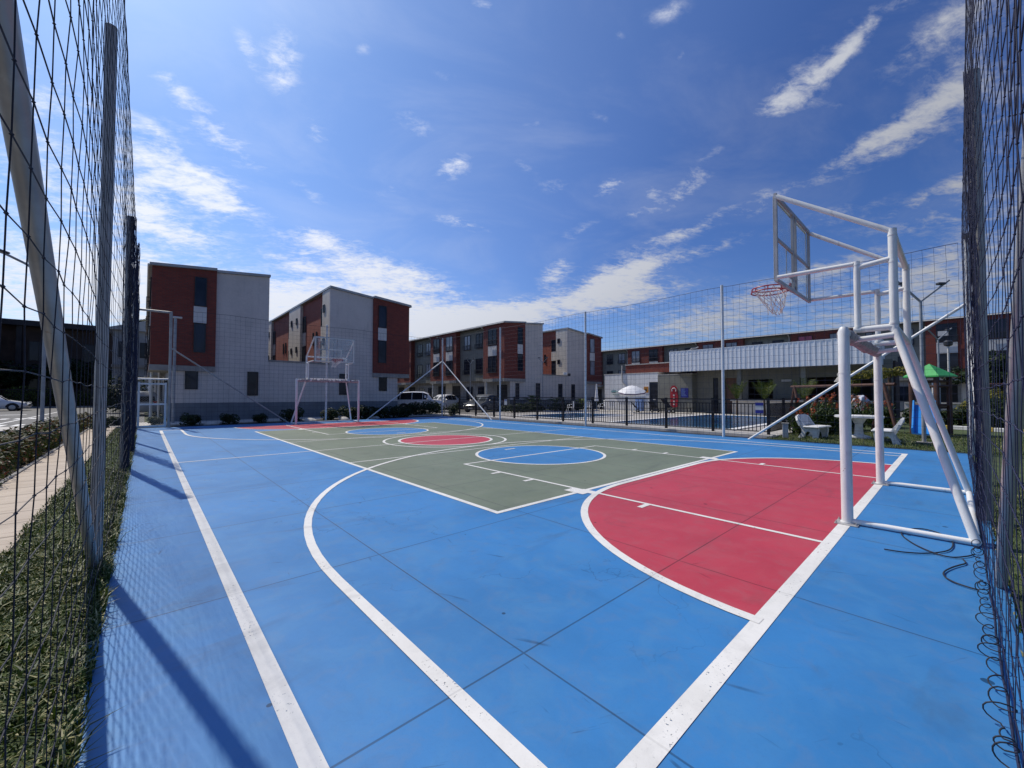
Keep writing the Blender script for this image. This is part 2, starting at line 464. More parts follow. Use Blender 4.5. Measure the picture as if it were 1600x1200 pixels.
weather(M['white_pole'], (.24, .12, .06), 15, .66, .73, .7); weather(M['white_pole'], (.38, .36, .33), 3.0, .54, .72, .4, (3, 3, .4))
weather(M['grey_tube'], (.16, .10, .06), 12, .62, .72, .6); weather(M['grey_tube'], (.50, .50, .49), 6, .55, .7, .4, (2, 2, .5))
for nm in ('greywall', 'blockwall', 'olive', 'beige', 'whitewall'):
    weather(M[nm], tuple(.55 * x for x in ((.5, .49, .47) if nm != 'olive' else (.2, .19, .16))), 2.4, .52, .74, .35, (1.6, 1.6, .16), obj=False)
    weather(M[nm], (.30, .28, .26), .9, .56, .76, .22, obj=False)
weather(M['bench'], (.20, .19, .17), 9, .55, .72, .5); weather(M['greenroof'], (.03, .17, .05), 4, .5, .7, .5); weather(M['slide'], (.06, .28, .55), 3, .5, .7, .5)
# pavement slabs with joints
m, nt, b = nt_new('pavement_slabs')
p = pos(nt)
n1 = noise(nt, p, 1.6, 5, .6); n2 = noise(nt, p, 5, 5, .6, stretch=(.25, 2.2, 1))
cc = mixc(nt, sst(nt, n1, .3, .7), (.44, .365, .285), (.54, .455, .36))
cc = mixc(nt, math_(nt, 'MULTIPLY', sst(nt, n2, .5, .7), .45), cc, (.22, .16, .115))
j = joint_mask(nt, p, .62, 0, .016, 1)
cc = mixc(nt, math_(nt, 'MULTIPLY', j, .7), cc, (.09, .07, .05))
nt.links.new(cc, b.inputs['Base Color']); b.inputs['Roughness'].default_value = .9
bp = nd(nt, 'Bump', {'Height': math_(nt, 'SUBTRACT', n2, j), 'Strength': .3, 'Distance': .01}); nt.links.new(bp.outputs[0], b.inputs['Normal'])
M['pave'] = m
# pool water: tiled blue basin under a rippled clear surface
m, nt, b = nt_new('pool_water')
p = pos(nt)
b.inputs['Base Color'].default_value = (.010, .050, .13, 1); b.inputs['Roughness'].default_value = .04
n1 = noise(nt, p, 3.0, 3, .5); n2 = noise(nt, p, 9, 2, .5)
cc = mixc(nt, sst(nt, noise(nt, p, .5, 3, .5), .35, .65), (.014, .062, .19), (.030, .14, .27))
nt.links.new(cc, b.inputs['Base Color'])
bp = nd(nt, 'Bump', {'Height': math_(nt, 'ADD', n1, math_(nt, 'MULTIPLY', n2, .35)), 'Strength': .35, 'Distance': .05}); nt.links.new(bp.outputs[0], b.inputs['Normal'])
M['water'] = m
m = brick_mat('blue_pool_tiles', (.02, .10, .26), (.03, .14, .30), (.10, .20, .32), w=.15, h=.15, msize=.008, offset=0, bumps=.1)
M['pooltile'] = m

# ------------------------------------------------------------------ foliage builders
def leaf_cluster(mb, c, rad, n, size, up=.3, seed=None, flat=0.0):
    """n folded leaves through an ellipsoid volume (denser near its skin)"""
    R = random.Random(seed) if seed is not None else random
    for _ in range(n):
        while True:
            d = Vector((R.uniform(-1, 1), R.uniform(-1, 1), R.uniform(-1, 1)))
            if .05 < d.length < 1: break
        rr = d.length ** .45
        d.normalize()
        q = Vector((c[0] + d.x * rad[0] * rr, c[1] + d.y * rad[1] * rr, c[2] + d.z * rad[2] * rr))
        nrm = (d + Vector((R.uniform(-.9, .9), R.uniform(-.9, .9), R.uniform(-.4, .9) + up))).normalized()
        t = nrm.orthogonal().normalized()
        t.rotate(Matrix.Rotation(R.uniform(0, 2 * PI), 3, nrm))
        w = nrm.cross(t)
        s = size * R.uniform(.6, 1.35)
        a = q - t * s; e = q + t * s
        l = q + w * s * .42 + nrm * s * .12; r = q - w * s * .42 + nrm * s * .12
        mb.add([a, l, e, r], [(0, 1, 2, 3)])


def bush_mesh(name, mat, rad, n, size, blobs=5, seed=1, parent=None, at=(0, 0, 0)):
    R = random.Random(seed); mb = MB()
    for k in range(blobs):
        f = R.uniform(.45, .75)
        c = (at[0] + R.uniform(-.55, .55) * rad[0], at[1] + R.uniform(-.55, .55) * rad[1], at[2] + rad[2] * (.35 + R.uniform(0, .75)))
        leaf_cluster(mb, c, (rad[0] * f, rad[1] * f, rad[2] * f), n // blobs, size, seed=seed * 31 + k)
    for i, p in enumerate(mb.v):
        if p[2] < at[2] + .01: mb.v[i] = (p[0], p[1], at[2] + .01)
    return mb


def tree(loc, h, rad, mat, label, seed, n=2600, size=.2, trunk_r=.16, group=None, name='tree'):
    R = random.Random(seed)
    t = thing(name, loc, label, 'tree', group)
    L = Vector(loc); th = h * .45
    mb = MB()
    top = L + Vector((R.uniform(-.3, .3), R.uniform(-.3, .3), th))
    mb.tube([L, L + Vector((0, 0, th * .5)) + Vector((R.uniform(-.1, .1), R.uniform(-.1, .1), 0)), top], [trunk_r, trunk_r * .8, trunk_r * .6], 8)
    lm = []
    for k in range(7):
        a = k * 2 * PI / 7 + R.uniform(-.4, .4)
        e = top + Vector((math.cos(a) * rad * R.uniform(.4, .75), math.sin(a) * rad * R.uniform(.4, .75), h * R.uniform(.1, .42)))
        mb.tube([top, (top + e) / 2 + Vector((0, 0, .2)), e], [trunk_r * .5, trunk_r * .3, trunk_r * .1], 6); lm.append(e)
    mb.build('trunk', M['bark'], t, smooth=True)
    cb = MB()
    lm.append(top + Vector((0, 0, h * .4)))
    for k, e in enumerate(lm):
        for q in range(3):
            c = e + Vector((R.uniform(-.5, .5), R.uniform(-.5, .5), R.uniform(-.3, .35))) * rad * .7
            rr = rad * R.uniform(.26, .5)
            leaf_cluster(cb, c, (rr, rr, rr * .75), n // 24, size, seed=seed * 100 + k * 5 + q)
    cb.build('crown', mat, t)
    return t


def blade_strip(name, x0, x1, y0, y1, dens, hmin, hmax, label_kind, clumps=None):
    mb = MB(); R = random.Random(11)
    n = 0
    y = y0
    while y < y1:
        dy = .25
        d = dens(y)
        for _ in range(int(d * dy * (x1 - x0))):
            x = R.uniform(x0, x1); yy = R.uniform(y, y + dy)
            h = R.uniform(hmin, hmax) * (R.uniform(1.3, 2.0) if R.random() < .06 else 1.0) * (.55 + .75 * abs(math.sin(x * 7.3 + yy * 1.9) * math.cos(yy * 4.1 - x * 3))); a = R.uniform(0, 2 * PI); lean = R.uniform(.3, 1.5) * h
            w = R.uniform(.0022, .0042) * (1 + h * 4)
            dx, dyy = math.cos(a), math.sin(a)
            px_, py_ = -dyy * w, dx * w
            b0 = (x - px_, yy - py_, 0.0); b1 = (x + px_, yy + py_, 0.0)
            m0 = (x + dx * lean * .35 - px_ * .9, yy + dyy * lean * .35 - py_ * .9, h * .65); m1 = (x + dx * lean * .35 + px_ * .9, yy + dyy * lean * .35 + py_ * .9, h * .65)
            t = (x + dx * lean, yy + dyy * lean, h * R.uniform(.7, 1))
            mb.add([b0, b1, m1, m0, t], [(0, 1, 2, 3), (3, 2, 4)]); n += 1
        y += dy
    o = mb.build(name, M['grass'])
    tag(o, None, None, None, 'stuff')
    return o


# ------------------------------------------------------------------ camera, world, sun
PIT, YAW, ROL = .0274, .7389, .0016
CAM = Vector((-6.931, -10.482, 1.382))
fw = Vector((math.sin(YAW) * math.cos(PIT), math.cos(YAW) * math.cos(PIT), math.sin(PIT)))
rt = Vector((math.cos(YAW), -math.sin(YAW), 0)); up = rt.cross(fw)
r2 = rt * math.cos(ROL) + up * math.sin(ROL); u2 = -rt * math.sin(ROL) + up * math.cos(ROL)
cam = bpy.data.cameras.new('camera'); co = bpy.data.objects.new('camera', cam); col.objects.link(co)
cam.sensor_width = 36; cam.lens = 36 * 630.17 / 1600; cam.clip_start = .03; cam.clip_end = 3000
co.matrix_world = Matrix(((r2.x, u2.x, -fw.x, CAM.x), (r2.y, u2.y, -fw.y, CAM.y), (r2.z, u2.z, -fw.z, CAM.z), (0, 0, 0, 1)))
scene.camera = co

SUN_AZ, SUN_EL = math.radians(-11.0), math.radians(53.0)      # azimuth from +Y towards +X
tos = Vector((math.sin(SUN_AZ) * math.cos(SUN_EL), math.cos(SUN_AZ) * math.cos(SUN_EL), math.sin(SUN_EL)))
sl = bpy.data.lights.new('sun', 'SUN'); sl.energy = 3.9; sl.angle = math.radians(.53); sl.color = (1.0, .935, .835)
so = bpy.data.objects.new('sun', sl); col.objects.link(so)
so.rotation_euler = tos.to_track_quat('Z', 'Y').to_euler(); so.location = (0, 0, 40)

w = bpy.data.worlds.new('World'); scene.world = w; w.use_nodes = True
nt = w.node_tree; bg = nt.nodes['Background']
sky = nd(nt, 'TexSky', sky_type='NISHITA'); sky.sun_disc = False
sky.sun_elevation = SUN_EL; sky.sun_rotation = SUN_AZ; sky.altitude = 900; sky.air_density = 1.0; sky.dust_density = .8; sky.ozone_density = 2.2
dirv = nd(nt, 'TexCoord').outputs['Generated']
hs = nd(nt, 'HueSaturation', {'Hue': .508, 'Saturation': 1.16, 'Value': .86, 'Color': sky.outputs[0]})
skyc = hs.outputs[0]
sd = nd(nt, 'VectorMath', {0: dirv, 1: tos}, operation='DOT_PRODUCT').outputs['Value']
# aureole: the sky whitens and brightens towards the sun, deepens away from it
aur = ramp(nt, math_(nt, 'MAXIMUM', sd, 0.0), [(0.0, (.235, .30, .41)), (.22, (.26, .32, .42)), (.46, (.31, .365, .465)), (.6, (.44, .47, .54)), (.75, (.55, .57, .60)), (.9, (.56, .65, .68)), (1.0, (.75, .85, .80))])
aur = nd(nt, 'VectorMath', {0: aur, 'Scale': 3.0}, operation='SCALE').outputs[0]
skyc = mixc(nt, 1.0, skyc, aur, 'MULTIPLY')


def pxdir(x, y):
    return (fw + r2 * ((x - 800) / 630.17) + u2 * ((600 - y) / 630.17)).normalized()


# clouds stand in fixed directions of the sky dome: (direction given by two angles through pxdir at build time)
CL = [(442, 92, 24, 46, 8, 1.0), (386, 80, 13, 26, -25, .9), (335, 203, 62, 22, 30, .95), (262, 120, 30, 11, 30, .6), (238, 196, 18, 7, 20, .5), (280, 270, 92, 42, 22, 1.0), (330, 305, 50, 24, 10, .9), (262, 350, 70, 18, 8, .8), (290, 378, 60, 14, 10, .6), (215, 310, 30, 40, 0, .8),
      (495, 205, 22, 20, 40, .75), (706, 262, 30, 17, -30, .95), (722, 348, 44, 9, 10, .8), (645, 192, 45, 18, 25, .5), (830, 192, 18, 10, 0, .5), (567, 76, 14, 10, 0, .45),
      (500, 372, 46, 13, 0, .8), (480, 300, 30, 12, 20, .4), (610, 300, 30, 10, -20, .4), (820, 260, 30, 10, 20, .4), (905, 360, 30, 10, -20, .5), (1100, 250, 40, 10, -30, .5), (930, 180, 26, 8, 20, .35), (700, 120, 30, 10, 10, .35), (560, 415, 90, 28, 10, 1.15), (650, 435, 60, 16, 8, .8), (460, 412, 40, 10, 10, .6), (560, 470, 150, 34, 0, 1.25), (705, 505, 110, 28, 0, 1.05), (868, 426, 28, 15, -40, 1.1), (950, 442, 60, 26, -22, 1.5), (1010, 414, 44, 13, -15, 1.3), (985, 462, 80, 20, -6, 1.25), (840, 480, 90, 18, -8, 1.2), (770, 500, 80, 20, 0, 1.15), (640, 520, 160, 24, 0, 1.0),
      (955, 290, 28, 11, -18, .95), (1018, 298, 18, 12, 0, .8), (1070, 298, 44, 14, -32, .8), (1005, 330, 30, 9, -10, .7), (872, 292, 30, 10, 0, .55), (1050, 370, 60, 10, -10, .95), (1110, 388, 50, 9, -12, .8), (1120, 335, 30, 9, -20, .5), (1215, 300, 50, 14, 0, .62), (1175, 330, 26, 12, -10, .5),
      (1250, 125, 48, 24, -25, .9), (1232, 158, 40, 15, 5, .9), (1310, 92, 46, 14, -38, .9), (1330, 75, 30, 12, -30, .7), (1300, 165, 24, 7, 20, .5), (1340, 235, 50, 15, -24, .9), (1400, 205, 55, 18, -26, .85), (1460, 178, 50, 22, -28, .8), (1495, 120, 44, 30, -30, .6), (1390, 240, 50, 9, -10, .6), (1420, 80, 50, 30, -40, .45), (1500, 30, 50, 26, -30, .6), (1400, 8, 40, 14, -10, .6), (1045, 18, 36, 14, 0, .65), (750, 10, 22, 9, 0, .65), (966, 58, 13, 8, 0, .5), (1070, 80, 18, 7, -40, .4), (1350, 20, 30, 8, -10, .35),
      (1440, 310, 50, 9, -25, .65), (1500, 290, 20, 10, -20, .6), (1430, 350, 60, 14, 0, .5), (1300, 340, 60, 18, 0, .6), (1180, 470, 110, 22, -5, 1.0), (1250, 430, 60, 12, -8, .8), (1400, 480, 120, 30, -8, 1.0), (1100, 510, 100, 20, 0, 1.0), (1330, 410, 60, 12, -10, .7), (1450, 420, 60, 24, -10, .8),
      (60, 160, 60, 90, 20, .45), (100, 290, 90, 60, 20, .55), (60, 400, 110, 50, 0, .75), (190, 420, 90, 50, 0, .85), (150, 480, 200, 40, 0, 1.1), (430, 480, 120, 40, 0, .9), (340, 450, 90, 24, 0, .8), (1560, 100, 60, 160, 0, .5), (1580, 380, 80, 100, 0, .6),
      (-500, 300, 500, 300, 0, .5), (2300, 300, 600, 200, 0, .4)]
tot = None
for (x, y, a, b_, ang, st) in CL:
    if -100 <= x <= 1700: c = pxdir(x, y); k = 630.17 * (1 + ((x - 800) / 630.17) ** 2 + ((y - 600) / 630.17) ** 2) ** .5
    else:
        az = YAW + math.radians((x - 800) / 12); c = Vector((math.sin(az) * .9, math.cos(az) * .9, .42)).normalized(); k = 630.17
    e1 = Vector((c.y, -c.x, 0)).normalized(); e2 = e1.cross(c)
    if e2.z < 0: e2 = -e2
    an = math.radians(-ang)
    f1 = (e1 * math.cos(an) + e2 * math.sin(an)) * (k / a); f2 = (e2 * math.cos(an) - e1 * math.sin(an)) * (k / b_)
    d = nd(nt, 'VectorMath', {0: dirv, 1: c}, operation='SUBTRACT').outputs[0]
    A = nd(nt, 'VectorMath', {0: d, 1: f1}, operation='DOT_PRODUCT').outputs['Value']
    B = nd(nt, 'VectorMath', {0: d, 1: f2}, operation='DOT_PRODUCT').outputs['Value']
    r_ = math_(nt, 'MULTIPLY_ADD', B, B, math_(nt, 'MULTIPLY', A, A))
    g = math_(nt, 'POWER', 2.718, math_(nt, 'MULTIPLY', r_, -1.0))
    tot = math_(nt, 'MULTIPLY_ADD', g, st, tot if tot is not None else 0.0)
sp = nd(nt, 'SeparateXYZ', {0: dirv})
den = math_(nt, 'ADD', math_(nt, 'MAXIMUM', sp.outputs[2], 0.0), .16)
pl = nd(nt, 'CombineXYZ', {0: math_(nt, 'DIVIDE', sp.outputs[0], den), 1: math_(nt, 'DIVIDE', sp.outputs[1], den), 2: 0.0}).outputs[0]
rot = nd(nt, 'VectorRotate', {'Vector': pl, 'Angle': .55}, rotation_type='Z_AXIS').outputs[0]
rot = nd(nt, 'VectorMath', {0: rot, 1: (1.0, 1.5, 1)}, operation='MULTIPLY').outputs[0]
n_big = nd(nt, 'TexNoise', {'Vector': rot, 'Scale': 7.0, 'Detail': 12, 'Roughness': .66, 'Distortion': .35}).outputs['Fac']
n_fine = nd(nt, 'TexNoise', {'Vector': rot, 'Scale': 24.0, 'Detail': 10, 'Roughness': .68, 'Distortion': .4}).outputs['Fac']
cn = math_(nt, 'ADD', math_(nt, 'MULTIPLY', n_big, .6), math_(nt, 'MULTIPLY', n_fine, .4))
cn = math_(nt, 'MULTIPLY', math_(nt, 'SUBTRACT', cn, .5), 4.2)
cov = math_(nt, 'MINIMUM', tot, 1.25)
val = math_(nt, 'MULTIPLY_ADD', cn, math_(nt, 'ADD', .10, math_(nt, 'MULTIPLY', math_(nt, 'MINIMUM', cov, .8), .95)), math_(nt, 'MULTIPLY', cov, .56))
val = math_(nt, 'MULTIPLY_ADD', math_(nt, 'MAXIMUM', math_(nt, 'SUBTRACT', tot, 1.0), 0.0), .55, val)
low = math_(nt, 'SUBTRACT', 1.0, sst(nt, sp.outputs[2], .03, .17))
val = math_(nt, 'MULTIPLY_ADD', low, .62, val)
mask = sst(nt, val, .10, 1.25)
veil = sst(nt, nd(nt, 'TexNoise', {'Vector': rot, 'Scale': 1.6, 'Detail': 8, 'Roughness': .6, 'Distortion': .6}).outputs['Fac'], .42, .75)
mask = math_(nt, 'MULTIPLY', math_(nt, 'MAXIMUM', mask, math_(nt, 'MULTIPLY', veil, .14)), .95)
# clouds are brighter towards the sun
glow = sst(nt, sd, .1, 1.0)
cb = math_(nt, 'ADD', 4.6, math_(nt, 'MULTIPLY', glow, 6.4))
ccol = nd(nt, 'VectorMath', {0: (.93, .965, 1.06), 'Scale': cb}, operation='SCALE').outputs[0]
skymix = mixc(nt, mask, skyc, ccol)
nt.links.new(skymix, bg.inputs['Color']); bg.inputs['Strength'].default_value = .095

scene.view_settings.view_transform = 'Standard'; scene.view_settings.look = 'None'; scene.view_settings.exposure = 0.0
scene.render.engine = 'CYCLES'; scene.cycles.max_bounces = 6; scene.cycles.transparent_max_bounces = 24; scene.cycles.use_denoising = True
scene.cycles.sample_clamp_indirect = 6

# ------------------------------------------------------------------ the setting: ground, court, paths, road
def structure(name, mb, mat, smooth=False):
    o = mb.build(name, mat, None, smooth); tag(o, kind='structure'); return o


structure('ground', MB().box(-900, 900, -900, 900, -1.2, -.075), M['ground'])
CX0, CX1, CY0, CY1 = -7.16, 7.62, -10.72, 11.85
structure('court', MB().box(CX0, CX1, CY0, CY1, -.16, 0.0), M['blue'])
HY = .15                                           # the halves mirror about this line
VX, VN, VF = 3.84, -6.84, 7.14
structure('green_court_area', MB().box(-VX, VX, VN, VF, .0003, .001), M['green'])


def goal_area(yb, s, r=2.72, px_=1.4):
    pts = []
    for k in range(25):
        a = PI - k * PI / 2 / 24
        pts.append((-px_ + r * math.cos(a), yb + s * r * math.sin(a)))
    for k in range(25):
        a = PI / 2 - k * PI / 2 / 24
        pts.append((px_ + r * math.cos(a), yb + s * r * math.sin(a)))
    return pts


YB, YF = -9.66, 9.96


def flat(poly, z):
    mb = MB(); mb.prism(poly if area(poly) > 0 else poly[::-1], 'z', z - .0007, z)
    return mb


def area(p): return sum(p[i][0] * p[(i + 1) % len(p)][1] - p[(i + 1) % len(p)][0] * p[i][1] for i in range(len(p)))


def rect_flat(x0, x1, y0, y1, z): return MB().box(x0, x1, y0, y1, z - .003, z)


for yb, s in ((YB, 1), (YF, -1)):
    structure('red_goal_area', flat(goal_area(yb, s), .0011), M['red'])


def disc(cx, cy, r, z, n=72):
    return flat([(cx + r * math.cos(2 * PI * k / n), cy + r * math.sin(2 * PI * k / n)) for k in range(n)], z)


for cy in (-3.86, 4.16): structure('blue_free_throw_circle', disc(0, cy, 1.5, .0021), M['blue'])
structure('red_centre_circle', disc(0, HY, 1.38, .0021), M['red'])

# markings: every stroke is a thin coat with its own height, none lies in another's plane
zz = [.0030]
lm = MB()


def stroke(pts, w, closed=False):
    z = zz[0]; zz[0] += .00008
    n = len(pts); L = []; R_ = []
    for i in range(n):
        if closed: d = Vector((pts[(i + 1) % n][0] - pts[i - 1][0], pts[(i + 1) % n][1] - pts[i - 1][1]))
        else: d = Vector((pts[min(i + 1, n - 1)][0] - pts[max(i - 1, 0)][0], pts[min(i + 1, n - 1)][1] - pts[max(i - 1, 0)][1]))
        d.normalize(); q = Vector((-d.y, d.x))
        L.append((pts[i][0] + q.x * w / 2, pts[i][1] + q.y * w / 2, z)); R_.append((pts[i][0] - q.x * w / 2, pts[i][1] - q.y * w / 2, z))
    fs = [(i, n + i, n + (i + 1) % n, (i + 1) % n) for i in range(n if closed else n - 1)]
    lm.add(L + R_, fs)


def circ(cx, cy, r, w): stroke([(cx + r * math.cos(2 * PI * k / 96), cy + r * math.sin(2 * PI * k / 96)) for k in range(96)], w, True)


SX = 6.44; LW = .085
stroke([(-SX, YB - .045), (-SX, YF + .04)], LW); stroke([(SX - .02, YB - .045), (SX - .02, YF + .04)], LW)
stroke([(-SX - .04, YB), (SX, YB)], .10); stroke([(-SX - .04, YF), (SX, YF)], .10)
stroke([(-SX, HY), (SX, HY)], .05)
stroke([(-VX, VN - .03), (-VX, VF + .03)], .07); stroke([(VX, VN - .03), (VX, VF + .03)], .06)
stroke([(-VX - .03, VN), (VX + .03, VN)], .07); stroke([(-VX - .03, VF), (VX + .03, VF)], .06)
for yy in (HY - 2.33, HY + 2.33): stroke([(-VX, yy), (VX, yy)], .05)
circ(0, HY, 1.40, .08); circ(0, HY, 1.84, .07)
for s, yb, fc, v0 in ((1, YB, -3.86, VN), (-1, YF, 4.16, VF)):
    circ(0, fc, 1.49, .065)
    KX = 2.18
    stroke([(-KX - .02, fc), (KX + .02, fc)], .055)
    for sx in (-1, 1):
        stroke([(sx * KX, yb), (sx * KX, fc - s * .03)], .055)
        for d, ln, wd in ((1.82, .20, .07), (3.86, .20, .07), (4.68, .20, .07)):
            stroke([(sx * (KX + .02), yb + s * d), (sx * (KX + .02 + ln), yb + s * d)], wd)
        stroke([(sx * (KX - .02), yb + s * 2.86), (sx * (KX + .22), yb + s * 2.86)], .34)
        stroke([(sx * (KX - .05), yb + s * 2.74), (sx * (KX + .10), yb + s * 2.74)], .28)
    g = goal_area(yb, s); stroke(g, .085)
    stroke([(-.17, yb + s * 6.86), (.17, yb + s * 6.86)], .07)
    arc = [(-5.84, yb), (-5.84, yb + s * 1.2), (-5.84, yb + s * 2.3)]
    for k in range(1, 60):
        a = PI - k * PI / 60
        arc.append((5.84 * math.cos(a), yb + s * (2.3 + 5.66 * math.sin(a))))
    arc += [(5.84, yb + s * 2.3), (5.84, yb + s * 1.2), (5.84, yb)]
    stroke(arc, .075)
structure('court_markings', lm, M['line'])

# kerb and beds round the court
kb = MB(); kb.box(CX1 + .002, CX1 + .62, -6.25, 12.2, -.2, -.03)
structure('soil_strip', kb, M['soil'])
kb = MB(); kb.box(8.25, 8.72, -6.42, 11.9, -.2, .07)
structure('fence_kerb', kb, M['paleslab'])
structure('pool_deck', MB().box(8.723, 25.2, -6.42, 15.0, -.2, .02), M['deck'])
structure('far_soil_bed', MB().box(-6.0, 7.6, 11.853, 13.25, -.2, -.02), M['soil'])
structure('far_pavement', MB().box(-14, 8.25, 13.253, 15.97, -.2, .03), M['paleslab'])
structure('lawn', MB().box(7.623, 30, -40, -6.423, -.2, -.015), M['lawn'])
structure('near_lawn', MB().box(-7.162, 7.62, -40, -10.722, -.2, -.02), M['lawn'])
structure('grass_verge', MB().box(-7.78, -7.163, -40, 13.25, -.2, -.03), M['lawn'])
structure('pavement', MB().box(-8.50, -7.783, -40, 17.2, -.2, .012), M['pave'])
structure('hedge_bed', MB().box(-9.44, -8.503, -40, 16.4, -.2, -.02), M['soil'])
kb = MB(); kb.box(-9.60, -9.443, -40, 17.0, -.2, .06); kb.box(-8.56, -8.505, -40, 17.0, -.19, .035)
structure('road_kerb', kb, M['slab'])
structure('road', MB().box(-30, -9.603, -60, 52.5, -.2, -.045), M['asphalt'])
structure('street', MB().box(8.3, 16.0, 15.003, 90, -.2, -.03), M['asphalt'])
structure('road_behind_gate', MB().box(-9.603 + .004, -6.9, 17.4, 52.4, -.2, -.042), M['asphalt'])
structure('far_street', MB().box(31.0, 41.0, -45, 90, -.2, -.03), M['asphalt'])
rm = MB()
for k in range(14):                                          # two zebra crossings, lane lines, an arrow
    x = -9.95 - k * .55
    if x < -17: break
    rm.box(x - .30, x, 17.9, 19.3, -.0435, -.041)
    rm.box(x - .30, x, 25.6, 26.8, -.0435, -.041)
rm.box(-12.12, -12.0, 19.6, 40, -.0435, -.041)
for k in range(5): rm.box(-14.2 - k * 1.9, -13.0 - k * 1.9, 33.0, 33.6, -.0435, -.041)
for k in range(7): rm.box(-16.1, -15.95, -8 + k * 6, -5 + k * 6, -.0435, -.041)
rm.box(-9.98, -9.82, 4.6, 6.6, -.0435, -.041)
rm.prism([(-10.2, 6.602), (-9.62, 6.602), (-9.9, 8.3)], 'z', -.0435, -.0411)
structure('road_markings', rm, M['roadwhite'])

# grass blades (nobody could count them)
blade_strip('verge_grass', -7.82, -7.11, -10.9, 12.0, lambda y: 5200 if y < -5 else (2200 if y < 0 else 700), .025, .065, 'stuff')
blade_strip('edge_grass', -7.19, -7.09, -10.9, 8.0, lambda y: 3800 if y < -3 else 1500, .04, .10, 'stuff')
blade_strip('near_grass', -7.0, 3.0, -12.2, -10.74, lambda y: 900, .02, .05, 'stuff')
blade_strip('lawn_grass', 7.66, 14.5, -12.6, -6.5, lambda y: 620, .025, .06, 'stuff')

# pools
def pool(name, x0, x1, y0, y1, label):
    t = thing(name, ((x0 + x1) / 2, (y0 + y1) / 2, 0), label, 'pool')
    mb = MB(); c = .30
    mb.box(x0 - c, x1 + c, y0 - c, y0, .01, .06); mb.box(x0 - c, x1 + c, y1, y1 + c, .01, .06)
    mb.box(x0 - c, x0, y0, y1, .01, .06); mb.box(x1, x1 + c, y0, y1, .01, .06)
    mb.build('coping', M['coping'], t)
    mb = MB(); mb.box(x0 + .02, x1 - .02, y0 + .02, y1 - .02, .0235, .027)
    mb.build('water', M['water'], t)
    mb = MB(); e = .018
    mb.box(x0, x0 + e, y0, y1, .0215, .052); mb.box(x1 - e, x1, y0, y1, .0215, .052); mb.box(x0 + e, x1 - e, y0, y0 + e, .0215, .052); mb.box(x0 + e, x1 - e, y1 - e, y1, .0215, .052)
    mb.build('tile_rim', M['pooltile'], t)


pool('swimming_pool', 11.0, 17.1, 4.4, 8.7, 'small blue swimming pool at the far end behind the black railing')
pool('swimming_pool', 10.2, 21.8, -4.4, 1.0, 'large blue swimming pool with white coping nearest the bar counter')

# ------------------------------------------------------------------ posts, braces, nets round the court
PH = 5.1


def post(x, y, mat, r, label, h=PH, braces=(), lamp=False, cap=True):
    t = thing('net_post', (x, y, 0), label, 'post', 'posts holding the nets round the court')
    mb = MB(); mb.tube([(x, y, -.05), (x, y, h * .33), (x + .006, y - .004, h * .66), (x, y, h)], r, 14)
    mb.build('pole', M[mat], t, smooth=True)
    mb = MB(); mb.lathe([(r * 1.03, 0), (r * 1.04, .012), (r * .96, .016)], (x, y, h - .012), 14); mb.build('pole_cap', M[mat], t, smooth=True)
    for (bx, by, bz) in braces:
        mb = MB(); a = Vector((bx, by, -.02)); e = Vector((x, y, bz))
        mb.tube([a, a.lerp(e, .5), e], .031 if mat == 'grey_tube' else .034, 12)
        mb.build('brace', M[mat], t, smooth=True)
    if lamp:
        mb = MB()
        dx = -1 if x > 0 else 1
        mb.tube([(x, y, h - .1), (x + dx * .10, y, h + .02)], .022, 6)
        mb.cbox((x + dx * .26, y, h + .03), .34, .16, .05, bev=.012)
        mb.build('floodlight', M['lampblack'], t)
    return t


G_, W_ = 'grey_tube', 'white_pole'
post(-7.20, -10.68, G_, .048, 'weathered corner post beside the viewer with two long leaning braces', braces=((-7.20, -5.83, 3.5), (-2.30, -10.68, 4.4)))
post(-7.20, -5.72, G_, .040, 'tall grey pole by the verge on the left, second from the near corner', h=4.5)
post(-7.205, -.05, G_, .042, 'dark grey pole on the left net line, third from the near corner', h=4.74)
post(-7.205, 5.85, G_, .042, 'pole farthest along the left net, nearly hidden by the bunched mesh')
post(-7.20, 11.75, G_, .048, 'pole at the hinge side of the far gate')
post(-6.16, 11.75, G_, .052, 'gate post with a long brace down to the far goal', h=4.88, braces=((-1.6, 11.85, 3.35),))
post(.20, 12.0, W_, .050, 'slim white pole standing behind the far goal and its hoop')
post(7.50, 12.15, W_, .044, 'far corner pole with two white braces meeting like a tent', braces=((2.4, 11.95, 3.6), (7.42, 6.95, 3.6)), lamp=True)
post(7.52, 6.35, W_, .042, 'white pole in front of the railing at the small pool')
post(7.54, .55, W_, .043, 'white pole in front of the railing between the two pools')
post(7.42, -5.25, W_, .045, 'tall white pole before the large pool and the ribbed cladding')
post(7.50, -10.74, W_, .044, 'right corner pole with a floodlight and a long white brace', braces=((7.25, -6.05, 3.6), (2.6, -10.74, 3.6)), lamp=True)
post(.02, -10.69, G_, .055, 'thick weathered pole behind the near goal, wrapped in bunched net')
# beam over the gate opening
mb = MB(); mb.tube([(-7.2, 11.75, 4.84), (-6.16, 11.75, 4.84)], .045, 10)
tag(mb.build('gate_beam', M[G_], None, True), 'grey pipe spanning the top between the two gate poles', 'beam')


